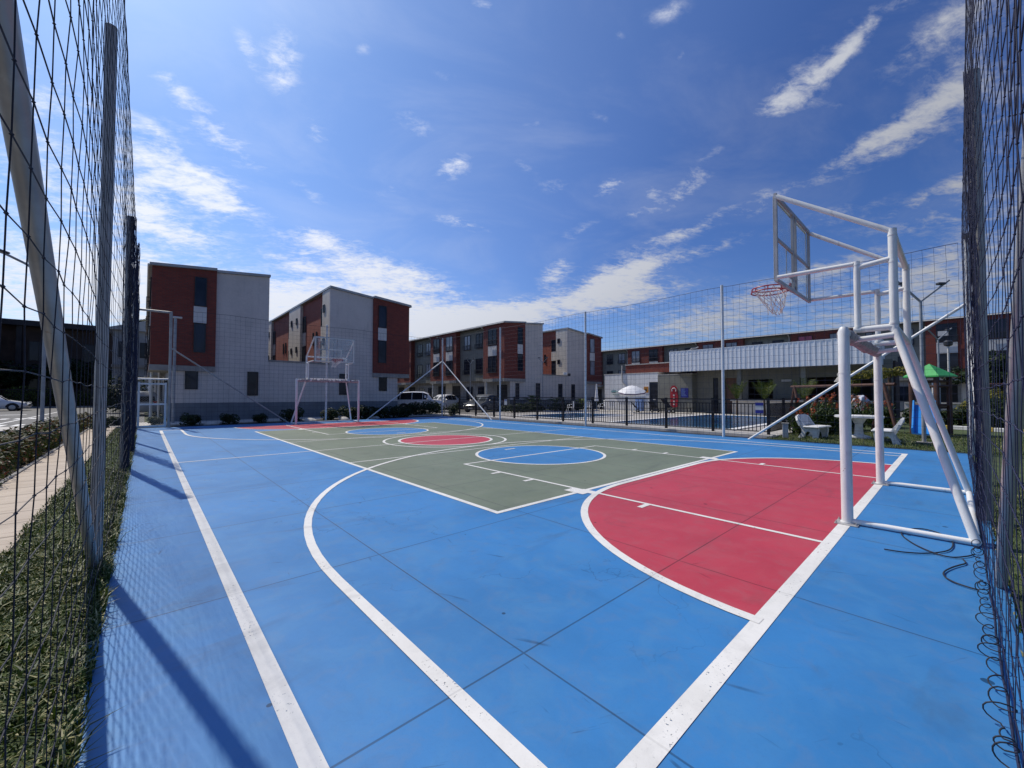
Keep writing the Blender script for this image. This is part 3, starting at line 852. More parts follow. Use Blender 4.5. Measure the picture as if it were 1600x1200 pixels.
def net(name, A, B, h, step, zstep, r, mat, label, zb=.02, seg=2, knots=True, wob=.008, out=None, segs=4, sag=.05, group='nets hung round the court'):
    """a hanging net of twine between two ground points"""
    R = random.Random(hash(label) % 9999 if False else len(label))
    A = Vector(A); B = Vector(B); d = B - A; L = d.length; d.normalize(); q = Vector((-d.y, d.x, 0))
    nx = int(L / step); nz = int((h - zb) / zstep)
    P = {}
    for i in range(nx + 1):
        u = i / nx
        drift = R.uniform(-.3, .3) * step
        for j in range(nz + 1):
            v = j / nz
            sg = sag * math.sin(PI * (u * L / 5.8 % 1.0)) * v
            off = q * (.02 * math.sin(u * L * 1.7 + v * 2) * (1 - abs(2 * v - 1)) + R.uniform(-wob, wob) * .5)
            x = A + d * (u * L + R.uniform(-wob, wob) + drift * .04 * math.sin(v * PI)) + off
            P[i, j] = Vector((x.x, x.y, zb + (h - zb) * v - sg + R.uniform(-wob, wob)))
    mb = MB()
    for i in range(nx + 1):
        mb.tube([P[i, j] for j in range(nz + 1)], r, segs, cap=False)
    for j in range(nz + 1):
        rr = r * (2.6 if j in (0, nz) else 1.0)
        mb.tube([P[i, j] for i in range(nx + 1)], rr, segs, cap=False)
    if knots:
        k = r * 2.3
        for (i, j), c in P.items():
            mb.add([c + Vector((k, 0, 0)), c + Vector((0, k, 0)), c - Vector((k, 0, 0)), c - Vector((0, k, 0)), c + Vector((0, 0, k * 1.4)), c - Vector((0, 0, k * 1.4))],
                   [(0, 1, 4), (1, 2, 4), (2, 3, 4), (3, 0, 4), (1, 0, 5), (2, 1, 5), (3, 2, 5), (0, 3, 5)])
    o = mb.build(name, M[mat], None, smooth='all')
    return tag(o, label, 'net', group)


net('court_net', (-7.14, -10.60, 0), (-7.14, 11.70, 0), 5.08, .172, .158, .0018, 'net', 'black net running along the left side beside the grass verge')
rn = net('court_net', (-6.6, -10.605, 0), (7.44, -10.66, 0), 5.08, .172, .158, .0020, 'netblue', 'dark blue net on the right behind the near goal')
net('court_net', (7.46, -10.6, 0), (7.46, 12.1, 0), 5.06, .20, .20, .0030, 'netblue', 'fine net in front of the pools along the right side', knots=False, segs=3)
net('court_net', (7.40, 12.10, 0), (-6.10, 11.80, 0), 5.02, .20, .20, .0030, 'net', 'fine net behind the far goal before the grey gable walls', knots=False, segs=3)
# lacing along the foot of the near net: spiral of rope
mb = MB(); pts = []
R = random.Random(3); x = -5.2; k = 0
while x < -1.15:
    turn = .13 + .045 * math.sin(k * .9); rad = .030 + .012 * math.sin(k * 1.7 + 1) + R.uniform(-.008, .008)
    for a in range(14):
        t = 2 * PI * a / 14
        pts.append((x + turn * a / 14 + rad * .5 * math.cos(t), -10.585 + rad * .95 * math.sin(t) * (1.3 if x < -3.2 and k % 2 else .8), .02 + rad * .9 * (1 - math.cos(t))))
    x += turn; k += 1
mb.tube(pts, .0030, 5)
tag(mb.build('lacing_rope', M['rope'], None, smooth='all'), 'black lacing rope coiled in loops along the foot of the right net', 'rope')
# bunched strands of spare net hanging along the thick pole and the third left pole
def bunch(x, y, h, label, n=26, seed=1, sx=.05, sy=.05, z0=.02):
    R = random.Random(seed); mb = MB()
    for k in range(n):
        bx, by = R.uniform(-sx, sx), R.uniform(-sy, sy); pts = []
        for j in range(27):
            v = j / 26
            pts.append((x + bx + .016 * math.sin(v * 19 + k) + R.uniform(-.010, .010), y + by + .016 * math.cos(v * 16 + k * 2) + R.uniform(-.010, .010), z0 + (h - z0) * v))
        mb.tube(pts, .0045, 4, cap=False)
    for j in range(int(h / .14)):
        z = z0 + j * .14; pts = []
        for k in range(7): pts.append((x + R.uniform(-sx, sx) * 1.1, y + R.uniform(-sy, sy) * 1.1, z + R.uniform(-.05, .05)))
        mb.tube(pts, .0042, 4, cap=False)
    return tag(mb.build('spare_net', M['netblue'], None, smooth='all'), label, 'net', 'bunches of spare net tied to poles')


bunch(-.12, -10.645, 5.04, 'bunched dark net tied to the thick pole behind the near goal', seed=2, sx=.12, sy=.018, n=24)
bunch(-7.12, 3.0, 5.0, 'bunched dark net gathered on the left beyond the third pole', seed=5, sx=.03, sy=.5, n=30)
bunch(-7.165, -.06, 4.74, 'dark net bundled round the third pole on the left', seed=8, sx=.045, sy=.05, n=34)
# loose ropes on the court by the goal frame
def rope(pts, label, r=.0055):
    # catmull-rom through the points
    P = [Vector((*p, .012)) if len(p) == 2 else Vector(p) for p in pts]; out = []
    for i in range(len(P) - 1):
        a, b_, c, d = P[max(i - 1, 0)], P[i], P[i + 1], P[min(i + 2, len(P) - 1)]
        for k in range(8):
            t = k / 8
            out.append(.5 * ((2 * b_) + (c - a) * t + (2 * a - 5 * b_ + 4 * c - d) * t * t + (3 * b_ - a - 3 * c + d) * t ** 3))
    out.append(P[-1])
    mb = MB(); mb.tube(out, r, 6)
    tag(mb.build('loose_rope', M['rope'], None, smooth='all'), label, 'rope', 'loose ropes on the court')


rope([(-2.02, -10.03), (-1.98, -10.16), (-1.86, -10.30), (-1.62, -10.42), (-1.30, -10.44), (-1.06, -10.36), (-.98, -10.24), (-1.12, -10.13), (-1.36, -10.10), (-1.62, -10.19), (-1.80, -10.32), (-1.84, -10.43), (-1.72, -10.52), (-1.60, -10.57)], 'black rope looped across the bottom bar of the near goal')
rope([(-1.82, -10.50), (-1.93, -10.515), (-2.03, -10.48), (-2.14, -10.44), (-2.30, -10.40), (-2.42, -10.405), (-2.50, -10.45), (-2.54, -10.52), (-2.55, -10.57)], 'short black rope bent like a hook on the blue court')

# gate at the far left corner
t = thing('gate', (-6.68, 11.72, 0), 'white framed wire mesh gate in the far left corner of the court', 'gate')
mb = MB()
for (a, b_) in (((-7.10, .06), (-7.10, 1.84)), ((-6.28, .06), (-6.28, 1.84)), ((-7.10, .08), (-6.28, .08)), ((-7.10, 1.82), (-6.28, 1.82)), ((-7.10, .98), (-6.28, .98))):
    mb.box(min(a[0], b_[0]) - .035, max(a[0], b_[0]) + .035, 11.70 + (.002 if a[1] == b_[1] else 0), 11.745, min(a[1], b_[1]) - .035, max(a[1], b_[1]) + .035)
mb.build('gate_frame', M['white_pole'], t)
mb = MB(); mb.tube([(-7.16, 11.72, 2.02), (-6.2, 11.72, 2.02)], .035, 8); mb.build('lintel', M['white_pole'], t, True)
mb = MB()
for k in range(-18, 19):
    for s in (-1, 1):
        x0 = -6.69 + k * .09
        pa = (x0, .1); pb = (x0 + s * 1.72, 1.82)
        # clip to the frame
        ts = []
        for xl in (-7.06, -6.32): ts.append((xl - pa[0]) / (pb[0] - pa[0]))
        t0, t1 = max(0, min(ts)), min(1, max(ts))
        if t1 - t0 > .03:
            mb.tube([(pa[0] + (pb[0] - pa[0]) * t0, 11.722 + s * .003, pa[1] + (pb[1] - pa[1]) * t0), (pa[0] + (pb[0] - pa[0]) * t1, 11.722 + s * .003, pa[1] + (pb[1] - pa[1]) * t1)], .0025, 3, cap=False)
mb.build('wire_mesh', M['grey_tube'], t)

# ------------------------------------------------------------------ goals with hoops
def goal(loc, rz, label):
    """local frame: x across, +y into the court, goal line at y=0"""
    o = thing('goal_with_hoop', (0, 0, 0), label, 'goal', 'combined goals with basketball hoops')
    T = M['white_tube']
    for x in (-1.44, 1.44):
        mb = MB(); mb.tube([(x, 0, 0), (x, 0, 1.55), (x, 0, 2.08), (x + (-.012 if x > 0 else .012), 0, 2.125)], [.051, .051, .051, .036], 20)
        mb.tube([(x, 0, 1.62), (x, 0, 1.635)], .053, 20); mb.tube([(x, 0, .0), (x, 0, .025)], .060, 20)
        gp = mb.build('goal_post', T, o, True)
        mb = MB(); mb.cbox((x, 0, .006), .20, .20, .012, bev=.003); mb.build('base_plate', M['boardframe'], gp)
        for bx_, by_ in ((-.085, -.085), (.085, -.085), (.085, .085), (-.085, .085)):
            mb = MB(); mb.lathe([(.011, .012), (.011, .022), (.006, .024), (.006, .036)], (x + bx_, by_, 0), 6); mb.build('bolt', M['boardframe'], gp)
        mb = MB(); mb.tube([(x, 0, .035), (x * .985, -.915, .035)], .028, 12); mb.build('base_rail', T, o, True)
        fx = -.93 if x < 0 else .93
        mb = MB(); mb.tube([(fx, -.37, 2.13), (x * .985, -.915, .03)], .036, 14); mb.build('leg', T, o, True)
    mb = MB(); mb.tube([(-1.44, 0, 2.06), (-.5, 0, 2.06), (.5, 0, 2.058), (1.44, 0, 2.06)], .055, 14); mb.build('crossbar', T, o, True)
    mb = MB(); R = random.Random(5); pts = []; rr = []
    for k in range(46):
        pts.append((-1.38 + k * 2.76 / 45, R.uniform(-.006, .006), 2.05 + R.uniform(-.008, .008))); rr.append(.056 + R.uniform(0, .022))
    mb.tube(pts, rr, 9)
    for k in range(16):
        x = -1.25 + k * .165 + R.uniform(-.04, .04)
        mb.tube([(x, .02, 2.09), (x + R.uniform(-.03, .03), .06, 2.13 + R.uniform(0, .05)), (x + R.uniform(-.05, .05), .075, 2.07)], .011, 4)
    mb.build('net_wrapping', M['tape'], o)
    mb = MB(); mb.tube([(-1.42, -.915, .035), (1.42, -.915, .035)], .031, 12); mb.build('rear_rail', T, o, True)
    mb = MB(); mb.tube([(-.95, -.37, 2.14), (.95, -.37, 2.14)], .036, 12); mb.build('rear_crossbar', T, o, True)
    for x in (-.93, .93):
        mb = MB(); mb.tube([(x, -.02, 2.15), (x, -.40, 2.15)], .036, 12); mb.tube([(x * 1.02, -.02, 2.03), (x * 1.02, -.37, 2.06)], .03, 12)
        mb.build('top_rail', T, o, True)
        mb = MB(); mb.tube([(x, -.06, 2.17), (x, -.06, 2.19)], .037, 14); mb.tube([(x, -.06, 2.905), (x, -.06, 2.925)], .035, 14); mb.tube([(x, -.06, 2.15), (x, -.06, 2.955)], .032, 14); mb.build('front_upright', T, o, True)
        mb = MB(); mb.tube([(x, -.37, 2.18), (x, -.37, 2.205)], .044, 14); mb.tube([(x, -.37, 2.87), (x, -.37, 2.89)], .042, 14); mb.tube([(x, -.37, 3.17), (x, -.37, 3.19)], .042, 14); mb.tube([(x, -.37, 2.10), (x, -.37, 3.25)], .039, 14); mb.build('rear_upright', T, o, True)
        mb = MB(); mb.tube([(x, -.03, 2.93), (x, .74, 2.94)], .027, 12); mb.tube([(x, -.06, 2.88), (x, -.37, 2.92)], .03, 12); mb.build('lower_arm', T, o, True)
        mb = MB(); mb.tube([(x, -.37, 3.22), (x * .98, .74, 4.03)], .030, 12); mb.build('upper_arm', T, o, True)
    mb = MB(); mb.tube([(-.93, -.37, 3.21), (.93, -.37, 3.21)], .034, 12); mb.build('upper_crossbar', T, o, True)
    # backboard
    bd = MB(); bd.box(-.895, .895, .776, .786, 2.915, 4.055); bo = bd.build('backboard', M['acrylic'], o)
    fr = MB(); y0, y1 = .742, .775
    for (a0, a1, c0, c1, e) in ((-.92, -.872, 2.89, 4.08, 0), (.872, .92, 2.89, 4.08, 0), (-.872, .872, 2.89, 2.936, .001), (-.872, .872, 4.034, 4.08, .001), (-.10, -.058, 2.936, 4.034, .002), (.058, .10, 2.936, 4.034, .002), (-.872, -.10, 3.46, 3.495, .003), (.10, .872, 3.46, 3.495, .003)):
        fr.box(a0, a1, y0 + e, y1 - e, c0, c1)
    fo = fr.build('board_frame', M['boardframe'], bo)
    ml = MB()
    for (a0, a1, c0, c1) in ((-.895, -.85, 2.96, 4.01), (.85, .895, 2.96, 4.01), (-.895, .895, 2.915, 2.959), (-.895, .895, 4.011, 4.055), (-.30, -.26, 3.10, 3.52), (.26, .30, 3.10, 3.52), (-.26, .26, 3.48, 3.52), (-.26, .26, 3.10, 3.14)):
        ml.box(a0, a1, .788, .791, c0, c1)
    ml.build('board_lines', M['line'], bo)
    # rim
    rc = (0, 1.09, 3.03); rm_ = MB(); rr_ = .225
    for dz, r_ in ((0, rr_), (-.055, rr_ + .012)):
        rm_.tube([(rc[0] + r_ * math.cos(2 * PI * k / 28), rc[1] + r_ * math.sin(2 * PI * k / 28), rc[2] + dz) for k in range(28)], .0095, 8, closed=True)
    for k in range(8):
        a = 2 * PI * k / 8 + .2
        rm_.tube([(rc[0] + rr_ * math.cos(a), rc[1] + rr_ * math.sin(a), rc[2]), (rc[0] + (rr_ + .012) * math.cos(a), rc[1] + (rr_ + .012) * math.sin(a), rc[2] - .055)], .008, 6)
    for s in (-1, 1): rm_.tube([(s * .06, .79, 3.0), (s * .11, .9, 3.02)], .012, 8); rm_.tube([(s * .06, .79, 2.96), (s * .14, .93, 2.975)], .010, 8)
    rm_.cbox((0, .80, 2.98), .15, .025, .13, bev=.006)
    ro = rm_.build('rim', M['rimred'], bo, True)
    nn = MB(); R = random.Random(9); nk = 12; rows = []
    for j in range(5):
        z = 3.02 - .085 * j - (.02 if j == 4 else 0); r_ = (.225, .19, .15, .12, .075)[j]; row = []
        sh = .075 * j * .55
        for k in range(nk):
            a = 2 * PI * (k + .5 * (j % 2)) / nk
            row.append((rc[0] + sh + r_ * math.cos(a) + R.uniform(-.018, .018) * j * .6, rc[1] - sh * .3 + r_ * math.sin(a) + R.uniform(-.018, .018) * j * .6, z + R.uniform(-.03, .03) * (j > 0)))
        rows.append(row)
    for j in range(4):
        for k in range(nk):
            a = rows[j][k]
            for kk in ((k, (k - 1 if j % 2 == 0 else k + 1))):
                nn.tube([a, rows[j + 1][kk % nk]], .0048, 4, cap=False)
    nn.build('hoop_net', M['whitenet'], bo)
    o.location = loc; o.rotation_euler = (0, 0, rz)
    return o


g1 = goal((.15, YB - .015, .0), 0, 'white goal with clear backboard and hoop on the near red area')
g2 = dup(g1, (-.30, YF + .03, 0), PI, label='white goal with clear backboard and hoop at the far end before the gable')

# ------------------------------------------------------------------ houses
def window(mb_frame_mat, name, parent, axis, at, a0, a1, z0, z1, out, pane='glass', bars=1, rail=False, fr=.045, dep=.05):
    """window set on a wall. axis 'y': wall faces -Y/+Y, a = x range; axis 'x': a = y range. out = outward sign"""
    mb = MB()
    a0, a1 = min(a0, a1), max(a0, a1)
    def bx(p0, p1, q0, q1, d0, d1):
        if axis == 'y': mb.box(p0, p1, at + out * d0, at + out * d1, q0, q1)
        else: mb.box(at + out * d0, at + out * d1, p0, p1, q0, q1)
    bx(a0, a0 + fr, z0, z1, .0, dep); bx(a1 - fr, a1, z0, z1, .0, dep)
    bx(a0 + fr, a1 - fr, z0, z0 + fr, .001, dep - .001); bx(a0 + fr, a1 - fr, z1 - fr, z1, .001, dep - .001)
    for k in range(bars):
        c = a0 + (a1 - a0) * (k + 1) / (bars + 1)
        bx(c - fr * .4, c + fr * .4, z0 + fr, z1 - fr, .002, dep - .004)
    f = mb.build(name, M['frame'], parent)
    mb = MB(); bx(a0 + fr * .5, a1 - fr * .5, z0 + fr * .5, z1 - fr * .5, .004, .018)
    mb.build('pane', M[pane], f)
    if rail:
        mb = MB(); zt = z0 + .42; g = .16
        bx(a0 - .04, a1 + .04, zt, zt + .04, g, g + .03); bx(a0 - .04, a1 + .04, z0 + .02, z0 + .05, g, g + .03)
        for e in (a0 - .04, a1 + .01): bx(e, e + .03, z0 + .051, zt - .001, g, g + .03); bx(e, e + .03, zt + .004, zt + .034, .05, g - .001)
        n = max(3, int((a1 - a0) / .12))
        for k in range(1, n):
            c = a0 + (a1 - a0) * k / n; bx(c - .009, c + .009, z0 + .051, zt - .001, g + .004, g + .024)
        mb.build('railing', M['frame'], f)
    return f


def row_house(label, xs, xb, s, Y0, Y1, front=(), back=(), name='row_house', ends=True, zeave=7.78, zridge=8.27, gw=(), ew=None, sideb=False, white_end=False):
    """terrace running along Y. xs street-side brick face, xb back face, s = street direction in x"""
    t = thing(name, ((xs + xb) / 2, Y0, 0), label, 'house', 'terraced brick houses')
    D = abs(xs - xb); X = lambda q: xs - s * q
    zt = lambda q: zeave + (zridge - zeave) * q / D
    st = min(2.62, D * .51)
    # core block: rendered end, olive street side, brick back side
    poly = [(X(.80), 0), (X(D - .2), 0), (X(D - .2), zt(D - .2) - .14), (X(.50), zt(.5) - .14), (X(.50), 2.72), (X(.80), 2.72)]
    mb = MB(); n = len(poly); a, b_ = Y0, Y1
    vs = [(p[0], a, p[1]) for p in poly] + [(p[0], b_, p[1]) for p in poly]
    mb.add(vs, []); base = 0
    mb.mi = 0; mb.f.append(tuple(range(n))); mb.m.append(0); mb.f.append(tuple(reversed(range(n, 2 * n)))); mb.m.append(0)
    for i, mi in ((0, 0), (1, 2), (2, 0), (3, 1), (4, 3), (5, 3)):
        mb.f.append((i, (i + 1) % n, (i + 1) % n + n, i + n)); mb.m.append(mi)
    mb.build('wall', [M['greywall'], M['olive'], M['brickf'], M['slab']], t, fix=True)
    # painted block face of the end wall, ground storey
    mb = MB(); q0, q1 = .80, D - .2
    mb.box(X(q0), X(q1), Y0 - .012, Y0 - .002, .952, 3.1); mb.build('block_face', M['blockwall'], t)
    mb = MB(); mb.box(X(q0 - .02), X(D + .0), Y0 - .03, Y0 - .0005, 0, .95); mb.build('plinth', M['darkband'], t)
    # roof sheets
    mb = MB()
    for (qa, qb, ya, dz) in ((-.10, st, Y0 - .28, .06), (st + .002, D + .03, Y0 - .14, 0.0)):
        mb.prism([(X(qa), zt(qa) - .13 + dz), (X(qb), zt(qb) - .13 + dz), (X(qb), zt(qb) + dz), (X(qa), zt(qa) + dz)], 'y', ya, Y1 + .1)
    mb.build('roof', M['roofmetal'], t, fix=True)
    mb = MB(); mb.tube([(X(-.13), Y0 - .22, zt(0) - .06), (X(-.13), Y1, zt(0) - .06)], .045, 8); mb.build('gutter', M['panel'], t, True)
    # back bays (pale), brick between
    for (ya, yb) in back:
        yb = min(yb, Y1)
        mb = MB(); mb.box(X(D - .199), X(D), (ya if ya > Y0 + .5 else Y0 + .2012), yb, 0, zt(D) - .145); mb.build('wall_bay', M['beige'], t)
        for (wy, z0, z1) in ((ya + (yb - ya) * .28, 6.75, 7.25), (ya + (yb - ya) * .74, 6.75, 7.25), (ya + (yb - ya) * .28, 4.6, 5.05), (ya + (yb - ya) * .74, 4.6, 5.05)):
            if wy - .2 > Y0 and (yb - ya) > 1.6 or wy > (ya + yb) / 2:
                window(None, 'small_window', t, 'x', X(D), wy - .17, wy + .17, z0, z1, -s, bars=0, fr=.035)
        if ya > Y0 + 1:
            pass
        for (wy, z0, z1, kind) in ((yb + .42, 6.0, 7.2, 'w'), (yb + .42, 5.0, 5.98, 'p'), (yb + .42, 3.4, 4.98, 'w')) + (((ya - .42, 6.0, 7.2, 'w'), (ya - .42, 5.0, 5.98, 'p'), (ya - .42, 3.4, 4.98, 'w')) if ya > Y0 + 1 else ()):
            if kind == 'w': window(None, 'window', t, 'x', X(D - .2), wy - .36, wy + .36, z0, z1, -s, bars=0, fr=.035)
            else:
                mb = MB(); mb.box(X(D - .2), X(D - .16), wy - .38, wy + .38, z0, z1); mb.build('facade_panel', M['beige'], t)
        for dy in (1.75, 2.5, ):
            if yb + dy < Y1: window(None, 'slit_window', t, 'x', X(D - .2), yb + dy - .10, yb + dy + .10, 4.85, 5.75, -s, bars=0, fr=.03)
    # grey strip of end wall in front of first back bay
    if back:
        mb = MB(); mb.box(X(D - .2005), X(D - .0015), Y0 + .0004, Y0 + .2, 0, zt(D) - .142)
        mb.build('end_return', M['greywall'], t)
    # street bays
    for bi, (ya, yb, wins) in enumerate(front):
        e = bi == 0 and ends
        yA = ya - (.14 if e else 0)
        qb = st if e else .502
        mb = MB(); mb.prism([(X(0), 2.86), (X(qb), 2.86), (X(qb), zt(qb) - .08), (X(0), zt(0) - .08)], 'y', yA, yb if not e else Y0 - .001)
        if e: mb.prism([(X(0), 2.86), (X(.499), 2.86), (X(.499), zt(.499) - .09), (X(0), zt(0) - .09)], 'y', Y0 + .0005, yb)
        mb.build('brick_bay', M['brick'], t, fix=True)
        mb = MB(); mb.box(X(-.03), X(qb + .0), yA - .03, (Y0 - .0008 if e else yb + .03), 2.58, 2.855)
        if e: mb.box(X(-.03), X(.79), Y0 + .0005, yb + .03, 2.58, 2.855)
        mb.build('slab', M['slab'], t)
        for wy in wins:
            pv = random.choice(['glass', 'glass', 'curtain'])
            for (z0, z1) in ((5.86, 7.36), (3.36, 4.86)):
                window(None, 'window', t, 'x', X(0), wy - .60, wy + .60, z0, z1, s, pane=pv if z0 > 5 else 'glass', rail=True)
            mb = MB(); mb.box(X(0), X(-.03), wy - .60, wy + .60, 4.90, 5.80); mb.build('facade_panel', M['panel'], t)
        # carport under the bay: flat panels, the openings' deep shade put into their colour
        mb = MB(); mb.box(X(.79), X(.775), ya + .35, ya + 1.75, .03, 2.3); mb.build('shaded_doorway', M['dark'], t)
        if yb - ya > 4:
            mb = MB(); mb.box(X(.79), X(.775), yb - 1.75, yb - .35, .03, 2.3); mb.build('shaded_doorway', M['dark'], t)
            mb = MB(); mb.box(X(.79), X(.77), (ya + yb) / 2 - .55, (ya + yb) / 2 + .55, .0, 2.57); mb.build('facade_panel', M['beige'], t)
        mb = MB(); mb.tube([(X(.1), yb - .35, 0), (X(.1), yb - .35, 2.58)], .065, 10); mb.build('column', M['white_pole'], t, True)
        # downpipe at the bay's far edge and olive windows beyond it
        mb = MB(); mb.tube([(X(-.1), yb + .22, zt(0) - .12), (X(.40), yb + .22, zt(0) - .42), (X(.42), yb + .22, 0)], .05, 8); mb.build('downpipe', M['panel'], t, True)
        nx = front[bi + 1][0] if bi + 1 < len(front) else None
        if nx:
            for wy in (yb + 1.25, nx - 1.25):
                for (z0, z1) in ((5.80, 7.22), (3.36, 4.86)):
                    window(None, 'window', t, 'x', X(.5), wy - .52, wy + .52, z0, z1, s, pane=random.choice(['glass', 'glass', 'curtain']), rail=True)
                window(None, 'window', t, 'x', X(.8), wy - .52, wy + .52, .9, 2.2, s, bars=1)
    # end wall windows: two tall panes with a panel between, and ground windows
    if ew:
        a0, a1 = ew
        yy = Y0 - .14
        pn = 'curtain' if white_end else 'glass'
        window(None, 'window', t, 'y', yy, a0, a1, 5.97, 7.48, -1, bars=0, fr=.03, pane=pn); window(None, 'window', t, 'y', yy, a0, a1, 3.56, 5.08, -1, bars=0, fr=.03, pane=pn)
        mb = MB(); mb.box(a0 - .02, a1 + .02, yy - .025, yy, 5.10, 5.95); mb.build('facade_panel', M['panel'], t)
    for (a0, a1, z0, z1) in gw: window(None, 'window', t, 'y', Y0 - .012, a0, a1, z0, z1, -1, bars=0, fr=.03)
    return t


def bays(Y0, n, end_len=2.8, gap=4.4, bay=4.9):
    L = [(Y0, Y0 + end_len, (Y0 + 1.48,))]; y = Y0 + end_len
    for _ in range(n):
        y += gap; L.append((y, y + bay, (y + 1.22, y + bay - 1.22))); y += bay
    return L


backs = [(16.0, 17.5), (22.6, 25.75), (32.0, 35.1), (41.3, 44.4)]
row_house('three storey terrace end on the left, brick half beside a grey half, behind the gate', -6.77, -1.72, -1, 16.0, 48, front=bays(16.0, 3), back=backs, ew=(-5.12, -4.62), gw=((-5.42, -4.89, 1.65, 2.66), (-2.72, -2.20, 1.33, 2.66)))
row_house('tall terrace end behind the far hoop, grey half left, brick half right', 7.05, 1.63, 1, 16.0, 48, front=bays(16.0, 3), back=backs, ew=(4.76, 5.32), gw=((4.89, 5.45, 1.65, 2.69), (2.25, 2.79, 1.38, 2.73)))
row_house('long terrace in the middle with brick bays, balconied windows and cars parked before it', 16.15, 21.17, -1, 16.0, 68, front=bays(16.0, 5), back=backs, ew=(17.75, 18.35), gw=((17.6, 18.05, 1.0, 2.45), (20.2, 20.75, .95, 2.5)))
row_house('terrace end of grey and brick right of the middle terrace, behind the slim white pole', 30.46, 24.77, 1, 16.0, 60, front=bays(16.0, 4), back=backs, ew=(28.4, 29.2), gw=((25.4, 25.95, .95, 2.5),), white_end=True)
# courtyard walls joining the terrace ends
def yard_wall(x0, x1, label):
    t = thing('courtyard_wall', ((x0 + x1) / 2, 16, 0), label, 'wall', 'courtyard walls between terraces')
    mb = MB(); mb.box(x0, x1, 16.004, 16.2, 0, 3.28); mb.build('wall', M['blockwall'], t)
    mb = MB(); mb.box(x0 - .0, x1 + .0, 15.95, 16.24, 3.283, 3.38); mb.build('coping', M['slab'], t)
    mb = MB(); mb.box(x0 - .0, x1 + .0, 15.972, 16.002, 0, .95); mb.build('plinth', M['darkband'], t)
    return t


yard_wall(-1.715, 1.62, 'grey one storey wall between the two left terrace ends')
t = yard_wall(21.18, 24.76, 'grey one storey wall between the middle terrace and the end right of it')
window(None, 'window', t, 'y', 16.003, 23.4, 24.0, .95, 2.5, -1, bars=0, fr=.03)

# the long row at the right, across the far street
fr5 = []
for c in (26.6, 17.15, 7.7, -1.75, -11.4, -21):
    fr5.append((c - 2.5, c + 2.5, (c - 1.28, c + 1.28)))
fr5 = sorted(fr5)
t5 = row_house('long low brick and olive terrace across the right background, behind the ribbed cladding', 42.0, 47.4, -1, -24.0, 34, front=fr5, back=(), ends=False)
for o in list(t5.children):
    if o.name.startswith('block_face') or o.name.startswith('plinth'): bpy.data.objects.remove(o)
# one window has pink curtains (in the third bay, under the eaves)
for o in t5.children:
    if o.name.startswith('window'):
        cy = sum(c[1] for c in o.bound_box) / 8 + ORG[t5].y; cz = sum(c[2] for c in o.bound_box) / 8
        if abs(cy - (-.47)) < .3 and cz > 6:
            for ch in o.children:
                if ch.name.startswith('pane'): ch.data.materials[0] = M['pinkcurtain']; ch['label'] = 'window pane with pink curtains'
        elif abs(cy - (-10.12)) < .3 and cz > 6:
            mb = MB(); mb.box(41.93, 41.94, cy - .1, cy + .5, 6.35, 6.75); mb.build('window_poster', M['panel'], o)

# ------------------------------------------------------------------ pool house
t = thing('pool_house', (26.5, 2, 0), 'low pool house with white tiled end, olive walls and a ribbed pale cladding band', 'building')
mb = MB(); mb.box(25.3, 30, 7.30, 11.85, 0, 3.27); mb.box(25.3, 30, 6.5, 7.298, 2.52, 3.27); mb.box(25.42, 30, 6.5, 7.298, 0, 2.518); mb.build('white_wall', M['whitewall'], t)
mb = MB(); mb.box(25.285, 30.1, 6.45, 11.93, 3.273, 3.36); mb.build('coping', M['paleslab'], t)
mb = MB(); mb.box(25.36, 25.415, 6.53, 7.27, .03, 2.5)
d = mb.build('louvre_door', M['door'], t)
mb = MB()
for k in range(16): mb.box(25.335, 25.358, 6.6, 7.2, 1.2 + k * .075, 1.235 + k * .075)
mb.build('louvres', M['frame'], d); mb = MB(); mb.box(25.34, 25.357, 6.75, 6.95, .98, 1.12); mb.build('door_notice', M['panel'], d)
mb = MB(); mb.box(25.3, 30, 3.6, 6.497, 0, 3.05); mb.build('olive_wall', M['olive'], t)
mb = MB(); mb.box(25.285, 30, 3.56, 6.44, 3.053, 3.15); mb.build('olive_coping', M['slab'], t)
# recessed wall with openings
W2 = 26.2
segs = [(3.599, 2.35, 0, 3.6), (2.35, 1.95, 2.75, 3.6), (1.95, 1.45, 0, 3.6), (1.45, .65, 2.72, 3.6), (.65, -.15, 0, 3.6), (-.15, -1.75, 2.55, 3.6), (-.15, -1.75, 0, 1.02), (-1.75, -3.35, 0, 3.6), (-3.35, -7.2, 2.6, 3.6), (-3.35, -7.2, 0, 1.02), (-7.2, -8.0, 0, 3.6)]
mb = MB()
for i, (a, b_, z0, z1) in enumerate(segs): mb.box(W2, W2 + .22, b_, a, z0, z1)
mb.build('recessed_wall', M['olive'], t)
mb = MB(); mb.box(W2 + .12, W2 + .16, .66, 1.44, .02, 2.70); mb.build('door', M['wooddoor'], t)
mb = MB(); mb.box(W2 + .12, W2 + .16, 1.952, 2.348, .02, 2.74); mb.build('narrow_window', M['glass'], t)
mb = MB(); mb.box(29.0, 29.1, -8, 3.5, 0, 3.5); mb.box(W2 + .3, 29, -8.1, -8.0, 0, 3.5); mb.box(W2 + .3, 29, 3.45, 3.55, 0, 3.5); mb.build('back_wall', M['darkwall'], t)
mb = MB(); mb.box(24.02, 30.2, -7.55, 4.78, 3.602, 3.70); mb.box(24.02, 26.19, -7.55, 4.78, 3.32, 3.40); mb.build('roof', M['slab'], t)
mb = MB(); mb.box(24.0, 24.018, -7.6, 4.82, 3.24, 4.80); y = 4.80
while y > -7.6:
    mb.box(23.984, 23.999, y - .06, y, 3.24, 4.80); y -= .285
mb.box(24.018, 27, 4.782, 4.80, 3.24, 4.80); mb.box(23.98, 24.06, -7.6, 4.83, 4.803, 4.85); mb.box(24.02, 27, -7.6, -7.58, 3.24, 4.8)
